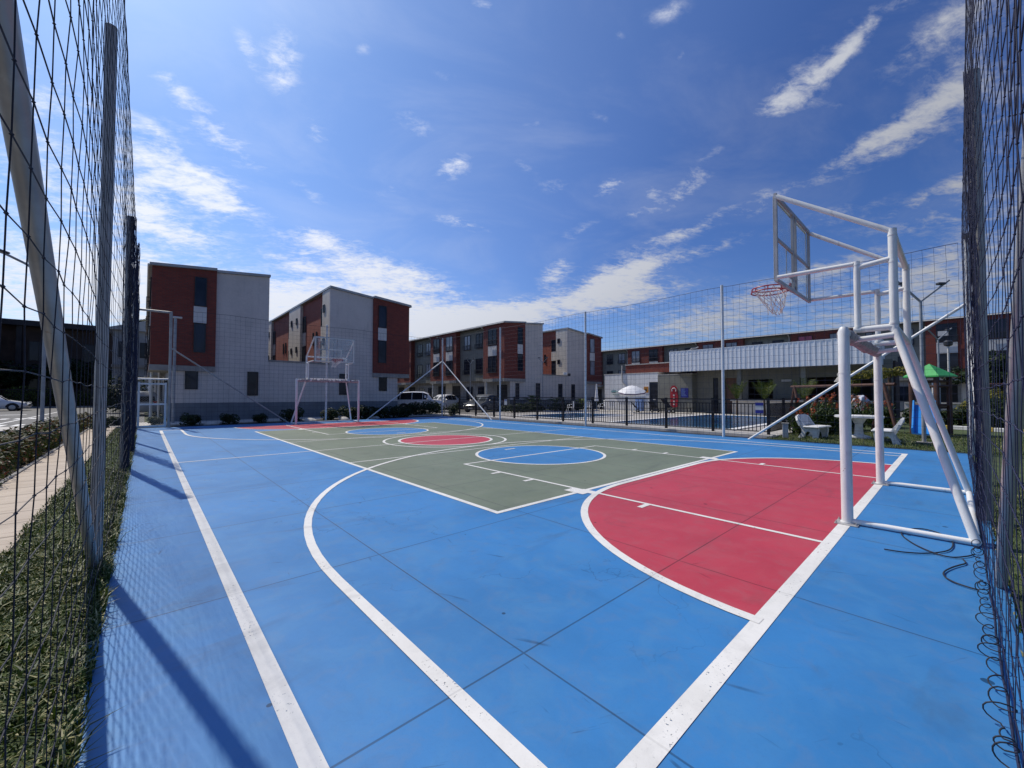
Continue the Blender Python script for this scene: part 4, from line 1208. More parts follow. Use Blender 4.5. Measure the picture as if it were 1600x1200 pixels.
mb.build('ribbed_cladding', M['fascia'], t)
mb = MB(); mb.box(25.9, 30, 5.0, 9.95, 3.362, 4.12); mb.build('brick_parapet', M['brick'], t)
mb = MB(); mb.box(25.85, 30.05, 4.95, 10.0, 4.123, 4.20); mb.build('parapet_coping', M['paleslab'], t)
mb = MB(); mb.tube([(25.26, 9.93, 4.1), (25.24, 9.95, 3.2), (25.24, 9.9, 2.6), (25.24, 9.6, 2.3)], .05, 8); mb.build('downpipe', M['paleslab'], t, True)
mb = MB(); mb.box(24.6, 24.75, -7.4, .4, 0, .98); mb.build('bar_front', M['beige'], t)
mb = MB(); mb.box(24.5, 25.1, -7.45, .5, .983, 1.07); mb.build('bar_top', M['paleslab'], t)
mb = MB()
for y in (-.1, -3.9, -7.4): mb.box(24.55, 24.85, y - .13, y + .13, (1.072 if y < .4 else .03), 3.318)
mb.build('column', M['olive'], t)
mb = MB(); mb.box(26.1, 26.198, -2.9, -2.3, 2.35, 2.5); mb.build('wall_lamp', M['panel'], t)
mb = MB(); mb.tube([(24.5, 3.6, 4.86), (24.7, 3.2, 5.0), (24.9, 2.9, 5.15)], .04, 6); mb.cbox((24.65, 3.2, 5.05), .5, .3, .04, rz=.5); mb.build('roof_antenna', M['panel'], t)

# signs and things on the walls of the pool house
t = thing('rescue_board', (25.2, 5.08, 1.0), 'long red rescue board with pale marks on the olive wall', 'board')
mb = MB(); mb.prism([(5.32, .50), (5.36, 1.3), (5.33, 1.95), (5.20, 2.16), (5.02, 2.18), (4.82, 2.02), (4.70, 1.3), (4.74, .50), (5.02, .32)], 'x', 25.19, 25.27); mb.build('board', M['redboard'], t, fix=True)
mb = MB()
ring = [(25.18, 5.04 + .17 * math.cos(a), 1.80 + .17 * math.sin(a)) for a in [k * PI / 10 - .6 for k in range(15)]]
mb.tube(ring, .04, 6)
for z in (1.38, 1.12, .88, .64): mb.cbox((25.18, 5.04, z), .02, .12, .12)
mb.build('pale_marks', M['panel'], t)


t = thing('wall_sign', (25.28, 4.2, 1.2), 'blue notice board on the olive wall beside the red board', 'sign')
mb = MB(); mb.box(25.25, 25.297, 3.90, 4.50, 1.20, 1.97); mb.build('sign_face', M['bluesign'], t)
mb = MB(); R = random.Random(4)
for k in range(7):
    a = 4.44; L = R.uniform(.25, .46); mb.box(25.243, 25.249, a - L, a, 1.87 - k * .09, 1.895 - k * .09)
mb.build('sign_rows', M['bluepanel'], t)
t = thing('warning_sign', (25.28, 7.5, 1.7), 'orange square warning sign by the dark louvre door', 'sign')
mb = MB(); mb.box(25.26, 25.297, 7.36, 7.78, 1.62, 2.12); mb.build('sign_face', M['orangesign'], t)
mb = MB(); mb.prism([(7.69, 1.76), (7.57, 2.02), (7.45, 1.76)], 'x', 25.252, 25.258); mb.build('sign_triangle', M['frame'], t, fix=True)
t = thing('pool_net_pole', (25.2, 9.4, 1.4), 'long pale cleaning pole held on hooks on the white wall', 'pole')
mb = MB(); mb.tube([(25.2, 11.1, 1.72), (25.2, 8.0, 1.74)], .035, 6); mb.tube([(25.2, 10.9, 1.48), (25.2, 8.1, 1.5)], .035, 6); mb.build('poles', M['aqua'], t, True)
for hy, hz in ((10.8, 1.72), (9.0, 1.5)): mb = MB(); mb.cbox((25.22, hy, hz), .07, .45, .2); mb.build('hook', M['aqua'], t)
t = thing('towel_bin', (24.6, 7.85, 0), 'pale blue two part bin against the white wall by the louvre door', 'bin')
for dy in (0, .34):
    mb = MB(); mb.cbox((24.7, 7.7 + dy, .55), .4, .30, 1.05, bev=.03); mb.build('bin_body', M['bluepanel'], t)
    mb = MB(); mb.cbox((24.7, 7.7 + dy, 1.10), .42, .315, .05, bev=.015); mb.build('bin_lid', M['door'], t)

# ------------------------------------------------------------------ pool railing
t = thing('pool_railing', (8.5, 2.7, .07), 'long black metal railing round the pools beside the court', 'railing')
FY = [11.62 - 1.79 * k for k in range(11)]
FY[-1] = -6.27
def frail(P):
    for i in range(len(P) - 1):
        a = Vector(P[i]); b_ = Vector(P[i + 1]); d = (b_ - a); L = d.length; d.normalize()
        rz = math.atan2(d.y, d.x); mid = (a + b_) / 2
        mb = MB(); mb.cbox((mid.x, mid.y, 1.245), L - .080, .045, .04, rz); mb.cbox((mid.x, mid.y, 1.10), L - .080, .03, .03, rz); mb.cbox((mid.x, mid.y, .17), L - .080, .03, .03, rz)
        n = int(L / .112)
        for k in range(1, n):
            c = a + d * (L * k / n); mb.cbox((c.x, c.y, .635), .021, .021, .896, rz)
        mb.build('panel', M['black_metal'], t)
    for p in P:
        mb = MB(); mb.cbox((p[0], p[1], .675), .078, .078, 1.21); mb.cbox((p[0], p[1], 1.285), .084, .084, .012); mb.build('fence_post', M['black_metal'], t)


frail([(8.5, y, 0) for y in FY])
frail([(8.5 + 1.79 * k + .0001, -6.27, 0) for k in range(1, 9)])
mb = MB(); mb.cbox((8.5 + .9, -6.27, 1.245), 1.7, .045, .04); mb.cbox((8.5 + .9, -6.27, 1.10), 1.7, .03, .03); mb.cbox((9.4, -6.27, .17), 1.7, .03, .03)
for k in range(1, 16): mb.cbox((8.5 + k * .1119, -6.27, .635), .021, .021, .896)
mb.build('panel', M['black_metal'], t)
for y, lab, w_, z0, z1 in ((6.95, 'white notice plate on the railing near the small pool', .22, .82, 1.14), (-6.02, 'blue and white notice plate on the railing corner by the large pool', .24, .78, 1.14)):
    t = thing('railing_notice', (8.45, y, z0), lab, 'sign', 'notice plates on the railing')
    mb = MB(); mb.box(8.455, 8.47, y - w_ / 2, y + w_ / 2, z0, z1); mb.build('plate', M['panel'], t)
    mb = MB()
    if y < 0: mb.box(8.449, 8.453, y - w_ / 2, y + w_ / 2, z0, z0 + .11); mb.box(8.449, 8.453, y - w_ / 2, y + w_ / 2, z1 - .1, z1)
    else: mb.box(8.449, 8.453, y - w_ / 2 + .02, y + w_ / 2 - .02, z1 - .07, z1 - .02)
    mb.build('print', M['bluesign'], t)

# ------------------------------------------------------------------ poolside furniture
def plastic_chair(loc, rz, label, mat='plastic_white'):
    t = thing('plastic_chair', (0, 0, 0), label, 'chair', 'chairs by the pools')
    mb = MB(); mb.cbox((0, 0, .42), .46, .46, .035, bev=.012); mb.build('seat', M[mat], t)
    mb = MB()
    for k in range(5): mb.cbox((-.2 + k * .1, -.235 - .03, .66), .055, .02, .44, bev=.006)
    mb.cbox((0, -.27, .90), .46, .03, .07, bev=.012); mb.build('backrest', M[mat], t)
    for sx in (-1, 1):
        mb = MB(); mb.tube([(sx * .24, -.25, .66), (sx * .25, .1, .64), (sx * .24, .22, .42)], .02, 6); mb.build('armrest', M[mat], t, True)
        for sy in (-1, 1):
            mb = MB(); mb.tube([(sx * .2, sy * .2, .41), (sx * .25, sy * .26, 0)], [.026, .018], 6); mb.build('leg', M[mat], t, True)
    t.location = loc; t.rotation_euler = (0, 0, rz)
    return t


c1 = plastic_chair((17.6, 9.7, .02), .4, 'white plastic chair leftmost beyond the small pool')
dup(c1, (19.3, 9.3, .02), -.5, label='white plastic chair just left of the slim white pole')
dup(c1, (21.4, 9.5, .02), .9, label='white plastic chair in front of the white tiled wall corner')
dup(c1, (22.1, 8.9, .02), 2.2, label='white plastic chair nearest the closed parasol')


def parasol(loc, label, r, h, open_):
    t = thing('parasol', loc, label, 'parasol', 'parasols by the pools')
    x, y, z = loc
    mb = MB(); mb.tube([(x, y, z), (x, y, z + h)], .022, 8); mb.build('pole', M['white_pole'], t, True)
    mb = MB(); mb.lathe([(.26, 0), (.26, .05), (.06, .08), (.04, .22)], (x, y, z), 14); mb.build('base', M['panel'], t, True)
    mb = MB(); mb2 = MB()
    n = 8
    if open_:
        V = []; rings = [(0.02, h), (r * .4, h - .12), (r * .75, h - .30), (r, h - .48)]
        for rr, zz_ in rings:
            for k in range(n * 2):
                a = PI * k / n; q = rr * (1 if k % 2 == 0 else .95)
                V.append((x + q * math.cos(a), y + q * math.sin(a), z + zz_ - (0 if k % 2 == 0 else -.012)))
        m_ = n * 2
        fs = [(i * m_ + k, i * m_ + (k + 1) % m_, (i + 1) * m_ + (k + 1) % m_, (i + 1) * m_ + k) for i in range(3) for k in range(m_)]
        # tilt towards the viewer's side
        tm = Matrix.Translation((x, y, z + h)) @ Euler((.10, -.16, 0)).to_matrix().to_4x4() @ Matrix.Translation((-x, -y, -z - h))
        V = [tm @ Vector(v) for v in V]
        mb.add(V, fs); cn = mb.build('canopy', M['parasol'], t)
        W_2 = []
        for k in range(m_):
            v = V[3 * m_ + k]; u = V[2 * m_ + k]; q = v + (v - u) * .02
            W_2 += [q, q - Vector((0, 0, .09))]
        mb2.add(W_2, [(2 * k, 2 * ((k + 1) % m_), 2 * ((k + 1) % m_) + 1, 2 * k + 1) for k in range(m_)]); mb2.build('valance', M['parasolband'], cn)
        mb3 = MB()
        for k in range(n): mb3.tube([V[2 * k] - Vector((0, 0, .03)), V[3 * m_ + 2 * k] - Vector((0, 0, .02))], .008, 4)
        mb3.build('ribs', M['panel'], cn)
    else:
        mb.lathe([(.05, h - .02), (.07, h - .3), (.14, h - 1.1), (.19, h - 1.5), (.10, h - 1.56)], (x, y, z), 10); mb.build('canopy', M['parasol'], t)


parasol((20.8, 6.25, .02), 'open white parasol with violet edge between the pools', 1.05, 2.12, True)
parasol((22.0, 10.4, .02), 'closed white parasol before the left end of the white wall', .9, 2.35, False)


def lounger(loc, rz, label):
    t = thing('sun_lounger', (0, 0, 0), label, 'sun lounger', 'black sun loungers by the pool')
    mb = MB(); mb.cbox((.35, 0, .33), 1.25, .58, .04, bev=.015); mb.build('seat', M['black_metal'], t)
    mb = MB(); mb.xform(Matrix()); mb.cbox((0, 0, 0), .72, .58, .04, bev=.015); mb.xform(Matrix.Translation((-.50, 0, .58)) @ Euler((0, .85, 0)).to_matrix().to_4x4()); mb.build('backrest', M['black_metal'], t)
    for sx in (-.15, .85):
        for sy in (-.26, .26):
            mb = MB(); mb.tube([(sx, sy, .33), (sx + .06, sy, 0)], .02, 6); mb.build('leg', M['black_metal'], t, True)
    for sy in (-.3, .3):
        mb = MB(); mb.tube([(-.2, sy - .02, .12), (-.2, sy + .02, .12)], .12, 14); wv = mb.build('wheel', M['tyre'], t, True)
        mb = MB(); mb.tube([(-.2, sy - .025, .12), (-.2, sy + .025, .12)], .06, 12); mb.build('hub', M['plastic_white'], wv, True)
    t.location = loc; t.rotation_euler = (0, 0, rz)
    return t


l1 = lounger((22.6, 6.6, .02), -1.2, 'low black sun lounger with white hubs under the open parasol')
dup(l1, (22.9, 3.9, .02), -1.5, 1.25, label='larger black sun lounger under the red rescue board')
dup(l1, (23.4, 5.6, .02), -2.0, label='black sun lounger closest to the louvre door')

# ------------------------------------------------------------------ cars
def car(loc, rz, label, paint, kind='sedan', L=4.3, Wd=1.76, H=1.48):
    """nose towards local +x"""
    t = thing('parked_car', (0, 0, 0), label, 'car', 'parked cars')
    suv = kind == 'suv'
    belt = H * (.60 if suv else .62); hood = H * (.60 if suv else .57)
    hw = Wd / 2
    # stations: x, bottom, belt, top, roof half-width factor, body half-width factor
    if suv: st = [(-.5, .42, .70, .74, .80, .86), (-.485, .30, .88, .92, .84, .94), (-.44, .26, belt, 1.30, .76, .98), (-.38, .24, belt, H - .06, .72, 1.0), (-.15, .22, belt, H, .74, 1.0), (.06, .22, belt, H - .02, .73, 1.0), (.15, .22, belt, H - .16, .74, 1.0), (.245, .22, belt, hood + .02, .82, 1.0), (.40, .24, hood - .04, hood - .03, .84, .97), (.475, .28, .72, .78, .80, .90), (.5, .40, .58, .62, .74, .82)]
    else: st = [(-.5, .42, .74, .80, .80, .86), (-.48, .28, belt - .05, belt + .04, .84, .95), (-.40, .24, belt, belt + .07, .80, .98), (-.26, .22, belt, H - .08, .70, 1.0), (-.10, .21, belt, H, .72, 1.0), (.04, .21, belt, H - .03, .72, 1.0), (.13, .21, belt, H - .2, .74, 1.0), (.235, .21, belt, hood + .05, .82, 1.0), (.40, .23, hood - .08, hood - .06, .84, .96), (.475, .27, .62, .66, .80, .90), (.5, .38, .52, .55, .74, .82)]
    rows = []
    for (fx, bo, be, to, rf, bf) in st:
        x = fx * L; w_ = hw * bf
        half = [(0, bo), (w_ * .86, bo), (w_ * .97, bo + .10), (w_ * 1.0, (bo + be) * .52), (w_ * .985, be - .05), (w_ * .95, be), (hw * rf, max(to - .05, be + .002)), (hw * rf * .86, to), (0, to + .025)]
        ring = [(x, y, z) for y, z in half] + [(x, -y, z) for y, z in reversed(half[1:-1])]
        rows.append(ring)
    n = len(rows[0]); mb = MB(); vs = [p for r in rows for p in r]; fs = []
    for i in range(len(rows) - 1):
        for k in range(n): fs.append((i * n + k, (i + 1) * n + k, (i + 1) * n + (k + 1) % n, i * n + (k + 1) % n))
    fs.append(tuple(range(n))); fs.append(tuple(reversed(range((len(rows) - 1) * n, len(rows) * n))))
    mb.add(vs, fs); body = mb.build('body', M[paint], t, smooth=True, fix=True)
    # glazing: side windows between the belt and the roof, windscreen, rear window
    g = MB()
    cab = [i for i, s_ in enumerate(st) if s_[3] - s_[2] > .22]
    i0, i1 = cab[0] - 1, cab[-1] + 1
    def lerp(a, b_, f): return tuple(a[q] + (b_[q] - a[q]) * f for q in range(3))
    def patch(a, b_, c, d, ins=.08, off=(0, 0, 0)):
        ct = [sum(p[q] for p in (a, b_, c, d)) / 4 for q in range(3)]
        P = [lerp(p, ct, ins) for p in (a, b_, c, d)]
        g.add([(p[0] + off[0], p[1] + off[1], p[2] + off[2]) for p in P], [(0, 1, 2, 3)])
    for i in range(cab[0], cab[-1]):
        for sgn in (1, -1):
            k5, k6 = (5, 6) if sgn > 0 else (n - 5, n - 6)
            patch(rows[i][k5], rows[i + 1][k5], rows[i + 1][k6], rows[i][k6], .07, (0, sgn * .010, .004))
    gs = g.build('side_window', M['carglass'], body)
    for nm, (a, b_) in (('windscreen', (cab[-1], i1)), ('rear_window', (i0, cab[0]))):
        g = MB(); o_ = (.012, 0, .012) if nm == 'windscreen' else (-.012, 0, .012)
        patch(rows[a][7], rows[b_][7], rows[b_][n - 7], rows[a][n - 7], .06, o_); g.build(nm, M['carglass'], body)
    wr = .335 if suv else .31
    for fx in (-.30, .315):
        for sgn in (-1, 1):
            x = fx * L; y = sgn * (hw - .10)
            mb = MB(); mb.tube([(x, y - .11, wr), (x, y - .09, wr), (x, y + .09, wr), (x, y + .11, wr)], [wr * .93, wr, wr, wr * .93], 22); wo = mb.build('wheel', M['tyre'], t, True)
            mb = MB(); mb.tube([(x, y - sgn * .02, wr), (x, y + sgn * .115, wr), (x, y + sgn * .12, wr)], [wr * .62, wr * .62, wr * .5], 16); mb.build('rim', M['rim'], wo, True)
            mb = MB()
            arch = [(x + (wr + .07) * math.cos(q * PI / 14), wr + (wr + .07) * math.sin(q * PI / 14)) for q in range(15)]
            mb.prism(arch, 'y', sgn * (hw - .25), sgn * (hw + .004)); mb.build('wheel_arch', M['tyre'], t, fix=True)
    for sgn in (-1, 1):
        mb = MB(); mb.cbox((L * .468, sgn * hw * .66, hood - .14), .16, .32, .13, rz=-sgn * .35, bev=.03); mb.build('headlight', M['lampglass'], t)
        mb = MB(); mb.cbox((-L * .484, sgn * hw * .70, belt - .08), .10, .28, .18, rz=sgn * .2, bev=.02); mb.build('tail_light', M['redlamp'], t)
        mb = MB(); mb.cbox((L * .155, sgn * (hw + .07), belt + .05), .12, .18, .12, bev=.03); mb.build('wing_mirror', M[paint], t)
    mb = MB(); mb.cbox((L * .497, 0, .50), .05, Wd * .5, .16, bev=.02); mb.build('grille', M['lampblack'], t)
    mb = MB(); mb.cbox((L * .508, 0, .36), .02, .42, .11); mb.build('number_plate', M['panel'], t)
    t.location = loc; t.rotation_euler = (0, 0, rz)
    return t


SV = car((10.3, 19.8, -.03), -.66, 'white four wheel drive parked behind the grey gable corner', 'white_paint', 'suv', 4.2, 1.8, 1.68)
car((15.0, 23.7, -.03), 3.45, 'white saloon facing the viewer beside the white four wheel drive', 'white_paint', 'sedan', 4.2, 1.74, 1.46)
car((14.0, 15.9, -.03), 3.5, 'dark silver car behind the railing at the far end of the pools', 'silver_paint', 'sedan', 4.2, 1.74, 1.46)
car((-16.6, 44.5, -.045), -.05, 'white car with a long bonnet on the road at the far left', 'white_paint', 'sedan', 4.5, 1.78, 1.45)
car((-7.05, 27.5, -.042), 1.62, 'grey car parked behind the gate by the brick gable', 'grey_paint', 'suv', 4.0, 1.75, 1.62)

# ------------------------------------------------------------------ lamp posts
def lamp_y(loc, h, label, rz, arms=(1.15, 1.15), rise=.55, r=.045):
    t = thing('street_lamp', loc, label, 'lamp post', 'street lamps')
    x, y, z = loc
    mb = MB(); mb.tube([(x, y, z), (x, y, z + h)], [r, r * .75], 10); mb.build('pole', M['pole_dark'], t, True)
    mb = MB(); mb.cbox((x, y, z + .02), .32, .32, .04); mb.build('foot_plate', M['slab'], t)
    for sgn, L in zip((-1, 1), arms):
        if L == 0: continue
        e = (x + sgn * math.cos(rz) * L, y + sgn * math.sin(rz) * L, z + h + rise)
        mb = MB(); mb.tube([(x, y, z + h - .02), e], r * .62, 8); a = mb.build('arm', M['pole_dark'], t, True)
        mb = MB(); q = .72
        mb.cbox((x + sgn * math.cos(rz) * L * q, y + sgn * math.sin(rz) * L * q, z + h + rise * q + .07), .22, .12, .07, rz=rz, bev=.015); mb.build('lamp_head', M['lampblack'], a)
    return t


lamp_y((10.0, -9.85, -.015), 4.2, 'slim grey lamp post with two rising arms on the lawn behind the near goal', -YAW, (.72, .86), .62, .05)
lamp_y((20.6, -10.0, -.015), 4.05, 'lamp post with two arms in front of the right brick bay', -YAW + .2, (.75, .85), .55)
lamp_y((20.3, 15.2, .02), 4.35, 'small two armed lamp post before the brick end of the middle terrace', -YAW, (.45, .5), .55, .04)
lamp_y((15.2, 19.5, -.03), 4.3, 'thin two armed lamp post between the balconies of the middle terrace', -YAW, (.4, .45), .5, .04)
# single headed lamp, camera pole, left street lamp
t = thing('street_lamp', (23.6, -10.3, -.015), 'single lamp post with one round dark head against the right brick bay', 'lamp post', 'street lamps')
mb = MB(); mb.tube([(23.6, -10.3, 0), (23.66, -10.3, 4.0)], [.05, .04], 10); mb.build('pole', M['panel'], t, True)
mb = MB(); mb.lathe([(.05, 3.92), (.16, 3.98), (.18, 4.16), (.10, 4.24)], (23.66, -10.3, 0), 12); mb.build('lamp_head', M['lampblack'], t, True)
t = thing('camera_pole', (22.4, 14.2, .02), 'thin pole with a white camera and a dark spotlight before the courtyard wall', 'camera pole')
mb = MB(); mb.tube([(22.4, 14.2, 0), (22.4, 14.2, 3.35)], .035, 8); mb.build('pole', M['pole_dark'], t, True)
mb = MB(); mb.cbox((22.2, 14.1, 3.4), .36, .2, .24, rz=-.6, bev=.03); mb.build('camera', M['plastic_white'], t)
mb = MB(); mb.cbox((22.65, 14.0, 3.3), .26, .24, .26, rz=-.6, bev=.03); mb.build('spotlight', M['lampblack'], t)
t = thing('street_lamp', (-9.3, 8.9, -.02), 'dark street lamp rising from the hedge on the left', 'lamp post', 'street lamps')
mb = MB(); mb.tube([(-9.3, 8.9, -.02), (-9.3, 8.9, 5.2)], [.048, .040], 10); mb.build('pole', M['pole_dark'], t, True)
mb = MB(); mb.tube([(-9.3, 8.9, 5.12), (-9.65, 8.2, 5.3), (-10.05, 7.5, 5.42)], .035, 8); a = mb.build('arm', M['pole_dark'], t, True)
mb = MB(); mb.cbox((-10.05, 7.5, 5.42), .2, .5, .06, rz=-.5, bev=.015); mb.build('lamp_head', M['lampblack'], a)
t = thing('utility_pole', (-5.9, 14.6, .03), 'blue grey pole with a flat cap before the left brick gable', 'pole')
mb = MB(); mb.tube([(-5.9, 14.6, 0), (-5.9, 14.6, 5.05)], .06, 10); mb.build('pole', M['pole_dark'], t, True)
mb = MB(); mb.cbox((-5.85, 14.6, 5.08), .4, .2, .08, bev=.02); mb.build('pole_head', M['panel'], t)
t = thing('utility_pole', (9.6, 15.1, -.03), 'short thin pole in front of the white four wheel drive', 'pole')
mb = MB(); mb.tube([(9.0, 14.2, 0), (9.0, 14.2, 1.45)], .035, 8); mb.build('pole', M['pole_dark'], t, True)

# ------------------------------------------------------------------ lawn: benches, table, bollard, playground
def bench(loc, rz, label):
    """cast concrete bench, sitter faces local +x"""
    t = thing('garden_bench', (0, 0, 0), label, 'bench', 'white cast benches on the lawn')
    for sy in (-.42, .42):
        prof = [(-.34, 0), (-.22, .18), (-.20, .30), (-.30, .50), (-.42, .74), (-.40, .80), (-.32, .80), (-.22, .62), (-.10, .44), (.10, .38), (.30, .38), (.32, .30), (.28, .0), (.14, 0), (.10, .20), (-.02, .26), (-.10, .18), (-.14, 0)]
        mb = MB(); mb.prism(prof, 'y', sy - .055, sy + .055); mb.build('side_support', M['bench'], t, fix=True)
    mb = MB(); mb.prism([(-.52, -.0), (-.50, .06), (.50, .06), (.52, 0)], 'z', 0, .07)
    mb = MB(); mb.cbox((.12, 0, .415), .50, 1.16, .065, bev=.025); mb.build('seat', M['bench'], t)
    mb = MB(); pr = [(-.56, .0), (-.58, .20), (-.48, .36), (-.25, .42), (.25, .42), (.48, .36), (.58, .20), (.56, 0)]
    mb.prism(pr, 'x', -.03, .03); mb.xform(Matrix.Translation((-.24, 0, .45)) @ Euler((0, -.36, 0)).to_matrix().to_4x4()); mb.build('backrest', M['bench'], t, fix=True)
    t.location = loc; t.rotation_euler = (0, 0, rz); t.scale = (.9, .9, .9)
    return t


b1 = bench((9.52, -7.30, -.015), -1.72, 'white cast bench at the left of the round table, its back to the lilies')
dup(b1, (9.3, -9.12, -.015), 1.62, label='white cast bench right of the round table, seen from its side')
t = thing('garden_table', (10.35, -8.35, -.015), 'round white garden table between the two cast benches', 'table')
mb = MB(); mb.lathe([(.60, .66), (.63, .675), (.63, .725), (.61, .735)], (10.35, -8.35, 0), 32); mb.build('table_top', M['bench'], t, True)
mb = MB(); mb.lathe([(.30, 0), (.30, .06), (.12, .12), (.10, .45), (.22, .66)], (10.35, -8.35, 0), 16); mb.build('pedestal', M['bench'], t, True)
t = thing('bollard_light', (8.5, -6.75, -.015), 'short dark bollard at the corner of the pool railing', 'bollard')
mb = MB(); mb.cbox((8.5, -6.75, .23), .16, .16, .46, rz=.2, bev=.01); mb.build('post', M['boardframe'], t)
mb = MB(); mb.cbox((8.5, -6.75, .48), .21, .21, .03, rz=.2, bev=.008); mb.build('cap', M['slab'], t)

t = thing('playhouse', (14.1, -9.8, -.015), 'wooden climbing frame with a green tent roof', 'playground')
px0 = [(14.13, -9.40), (13.80, -10.05), (14.72, -9.70), (14.39, -10.35)]
mb = MB()
for i, (x, y) in enumerate(px0):
    mb = MB(); mb.tube([(x, y, -.05), (x, y, 2.10)], .075, 9); mb.build('post', M['wood'], t, True)
c = (sum(p[0] for p in px0) / 4, sum(p[1] for p in px0) / 4); e1 = Vector((px0[1][0] - px0[0][0], px0[1][1] - px0[0][1], 0)).normalized(); e2 = Vector((px0[2][0] - px0[0][0], px0[2][1] - px0[0][1], 0)).normalized()
mb = MB(); cs = []
for a, b_ in ((-1, -1), (1, -1), (1, 1), (-1, 1)): cs.append(Vector((c[0], c[1], 2.10)) + e1 * a * .52 + e2 * b_ * .50)
ap = Vector((c[0], c[1], 2.55)); lo = [p - Vector((0, 0, .05)) for p in cs]
mb.add(cs + lo + [ap], [(0, 1, 8), (1, 2, 8), (2, 3, 8), (3, 0, 8), (0, 4, 5, 1), (1, 5, 6, 2), (2, 6, 7, 3), (3, 7, 4, 0), (7, 6, 5, 4)]); mb.build('roof', M['greenroof'], t, fix=True)
mb = MB()
for z in (1.05, 1.72, 1.9):
    for i, j in ((0, 1), (1, 3), (3, 2), (2, 0)):
        mb.tube([(px0[i][0], px0[i][1], z), (px0[j][0], px0[j][1], z)], .045, 6)
mb.build('crossbeam', M['wood'], t, True)
mb = MB(); mb.prism([(p.x, p.y) for p in (Vector((c[0], c[1], 0)) + e1 * a * .34 + e2 * b_ * .34 for a, b_ in ((-1, -1), (1, -1), (1, 1), (-1, 1)))], 'z', .92, 1.0); mb.build('platform', M['wood'], t, fix=True)
t = thing('slide', (12.4, -9.75, -.015), 'blue plastic slide coming down from the climbing frame', 'slide')
a = Vector((13.62, -9.74, 1.04)); b_ = Vector((12.25, -9.76, .12)); d = (b_ - a); q = Vector((-d.y, d.x, 0)).normalized()
path = [a, a.lerp(b_, .12) + Vector((0, 0, .02)), a.lerp(b_, .5), a.lerp(b_, .85) - Vector((0, 0, .05)), b_, b_ + Vector((-.30, 0, .01))]
cs_ = [(-.29, .17), (-.25, .18), (-.22, .02), (0, 0), (.22, .02), (.25, .18), (.29, .17), (.27, -.02), (0, -.05), (-.27, -.02)]
V = []
for p in path: V += [p + q * u + Vector((0, 0, v)) for u, v in cs_]
n = len(cs_); mb = MB(); mb.add(V, [(i * n + k, i * n + (k + 1) % n, (i + 1) * n + (k + 1) % n, (i + 1) * n + k) for i in range(len(path) - 1) for k in range(n)] + [tuple(range(n)), tuple(range((len(path) - 1) * n, len(path) * n))])
mb.build('chute', M['slide'], t, True, fix=True)
t = thing('swing_frame', (16.5, -7.8, -.015), 'dark timber swing beam running left of the climbing frame', 'swing')
for (x, y) in ((18.8, -4.7), (14.5, -8.6)):
    for s in (-1, 1):
        mb = MB(); mb.tube([(x + s * .45, y + s * .4, -.05), (x, y, 1.86)], .06, 8); mb.build('leg', M['wood'], t, True)
mb = MB(); mb.tube([(19.1, -4.5, 1.86), (14.4, -8.95, 1.82)], .06, 8); mb.build('beam', M['wood'], t, True)
for f in (.35, .6):
    x, y = 18.8 + (14.5 - 18.8) * f, -4.7 + (-8.6 + 4.7) * f
    mb = MB()
    for s in (-1, 1): mb.tube([(x + s * .17, y + s * .15, 1.8), (x + s * .17, y + s * .15, .5)], .008, 4)
    mb.cbox((x, y, .48), .46, .16, .03, rz=.74); mb.build('swing_seat', M['tyre'], t)
t = thing('climbing_bar', (15.2, -11.8, -.015), 'dark timber beam on a post right of the climbing frame', 'playground')
for (x, y) in ((14.75, -11.15), (17.0, -14.2)):
    mb = MB(); mb.tube([(x, y, -.05), (x, y, 1.82)], .075, 8); mb.build('post', M['wood'], t, True)
mb = MB(); mb.tube([(14.6, -10.95, 1.76), (17.2, -14.5, 1.76)], .06, 8); mb.build('beam', M['wood'], t, True)
t = thing('lawn_edging', (17.4, -11, 0), 'yellow and white painted kerb edging behind the climbing frame', 'kerb')
a = Vector((18.2, -9.2, 0)); b_ = Vector((16.6, -13.2, 0))
for k in range(7):
    c0 = a.lerp(b_, (k + .5) / 7); mb = MB(); mb.cbox((c0.x, c0.y, .07), .16, .60, .16, rz=-.38, bev=.015); mb.build('yellow_block' if k % 2 else 'white_block', M['yellow' if k % 2 else 'bench'], t)
t = thing('garden_wall', (24, -13, 0), 'low grey wall beyond the lawn under the right terrace', 'wall')
mb = MB(); mb.box(24.0, 24.2, -30, -8.6, -.1, .95); mb.build('wall', M['greywall'], t); mb = MB(); mb.box(23.95, 24.25, -30, -8.6, .953, 1.02); mb.build('coping', M['paleslab'], t)
mb = MB()
t = thing('timber_lantern_post', (12.6, -5.95, 0), 'brown post with a small tiled lantern top among the orange lilies', 'post')
mb = MB(); mb.tube([(14.2, -7.35, 0), (14.2, -7.35, 1.95)], .09, 8); mb.build('post', M['wood'], t, True)
mb = MB(); mb.lathe([(.24, 1.95), (.10, 2.18), (.13, 2.2), (.13, 2.28), (.05, 2.34)], (14.2, -7.35, 0), 8); mb.build('lantern_top', M['slab'], t)

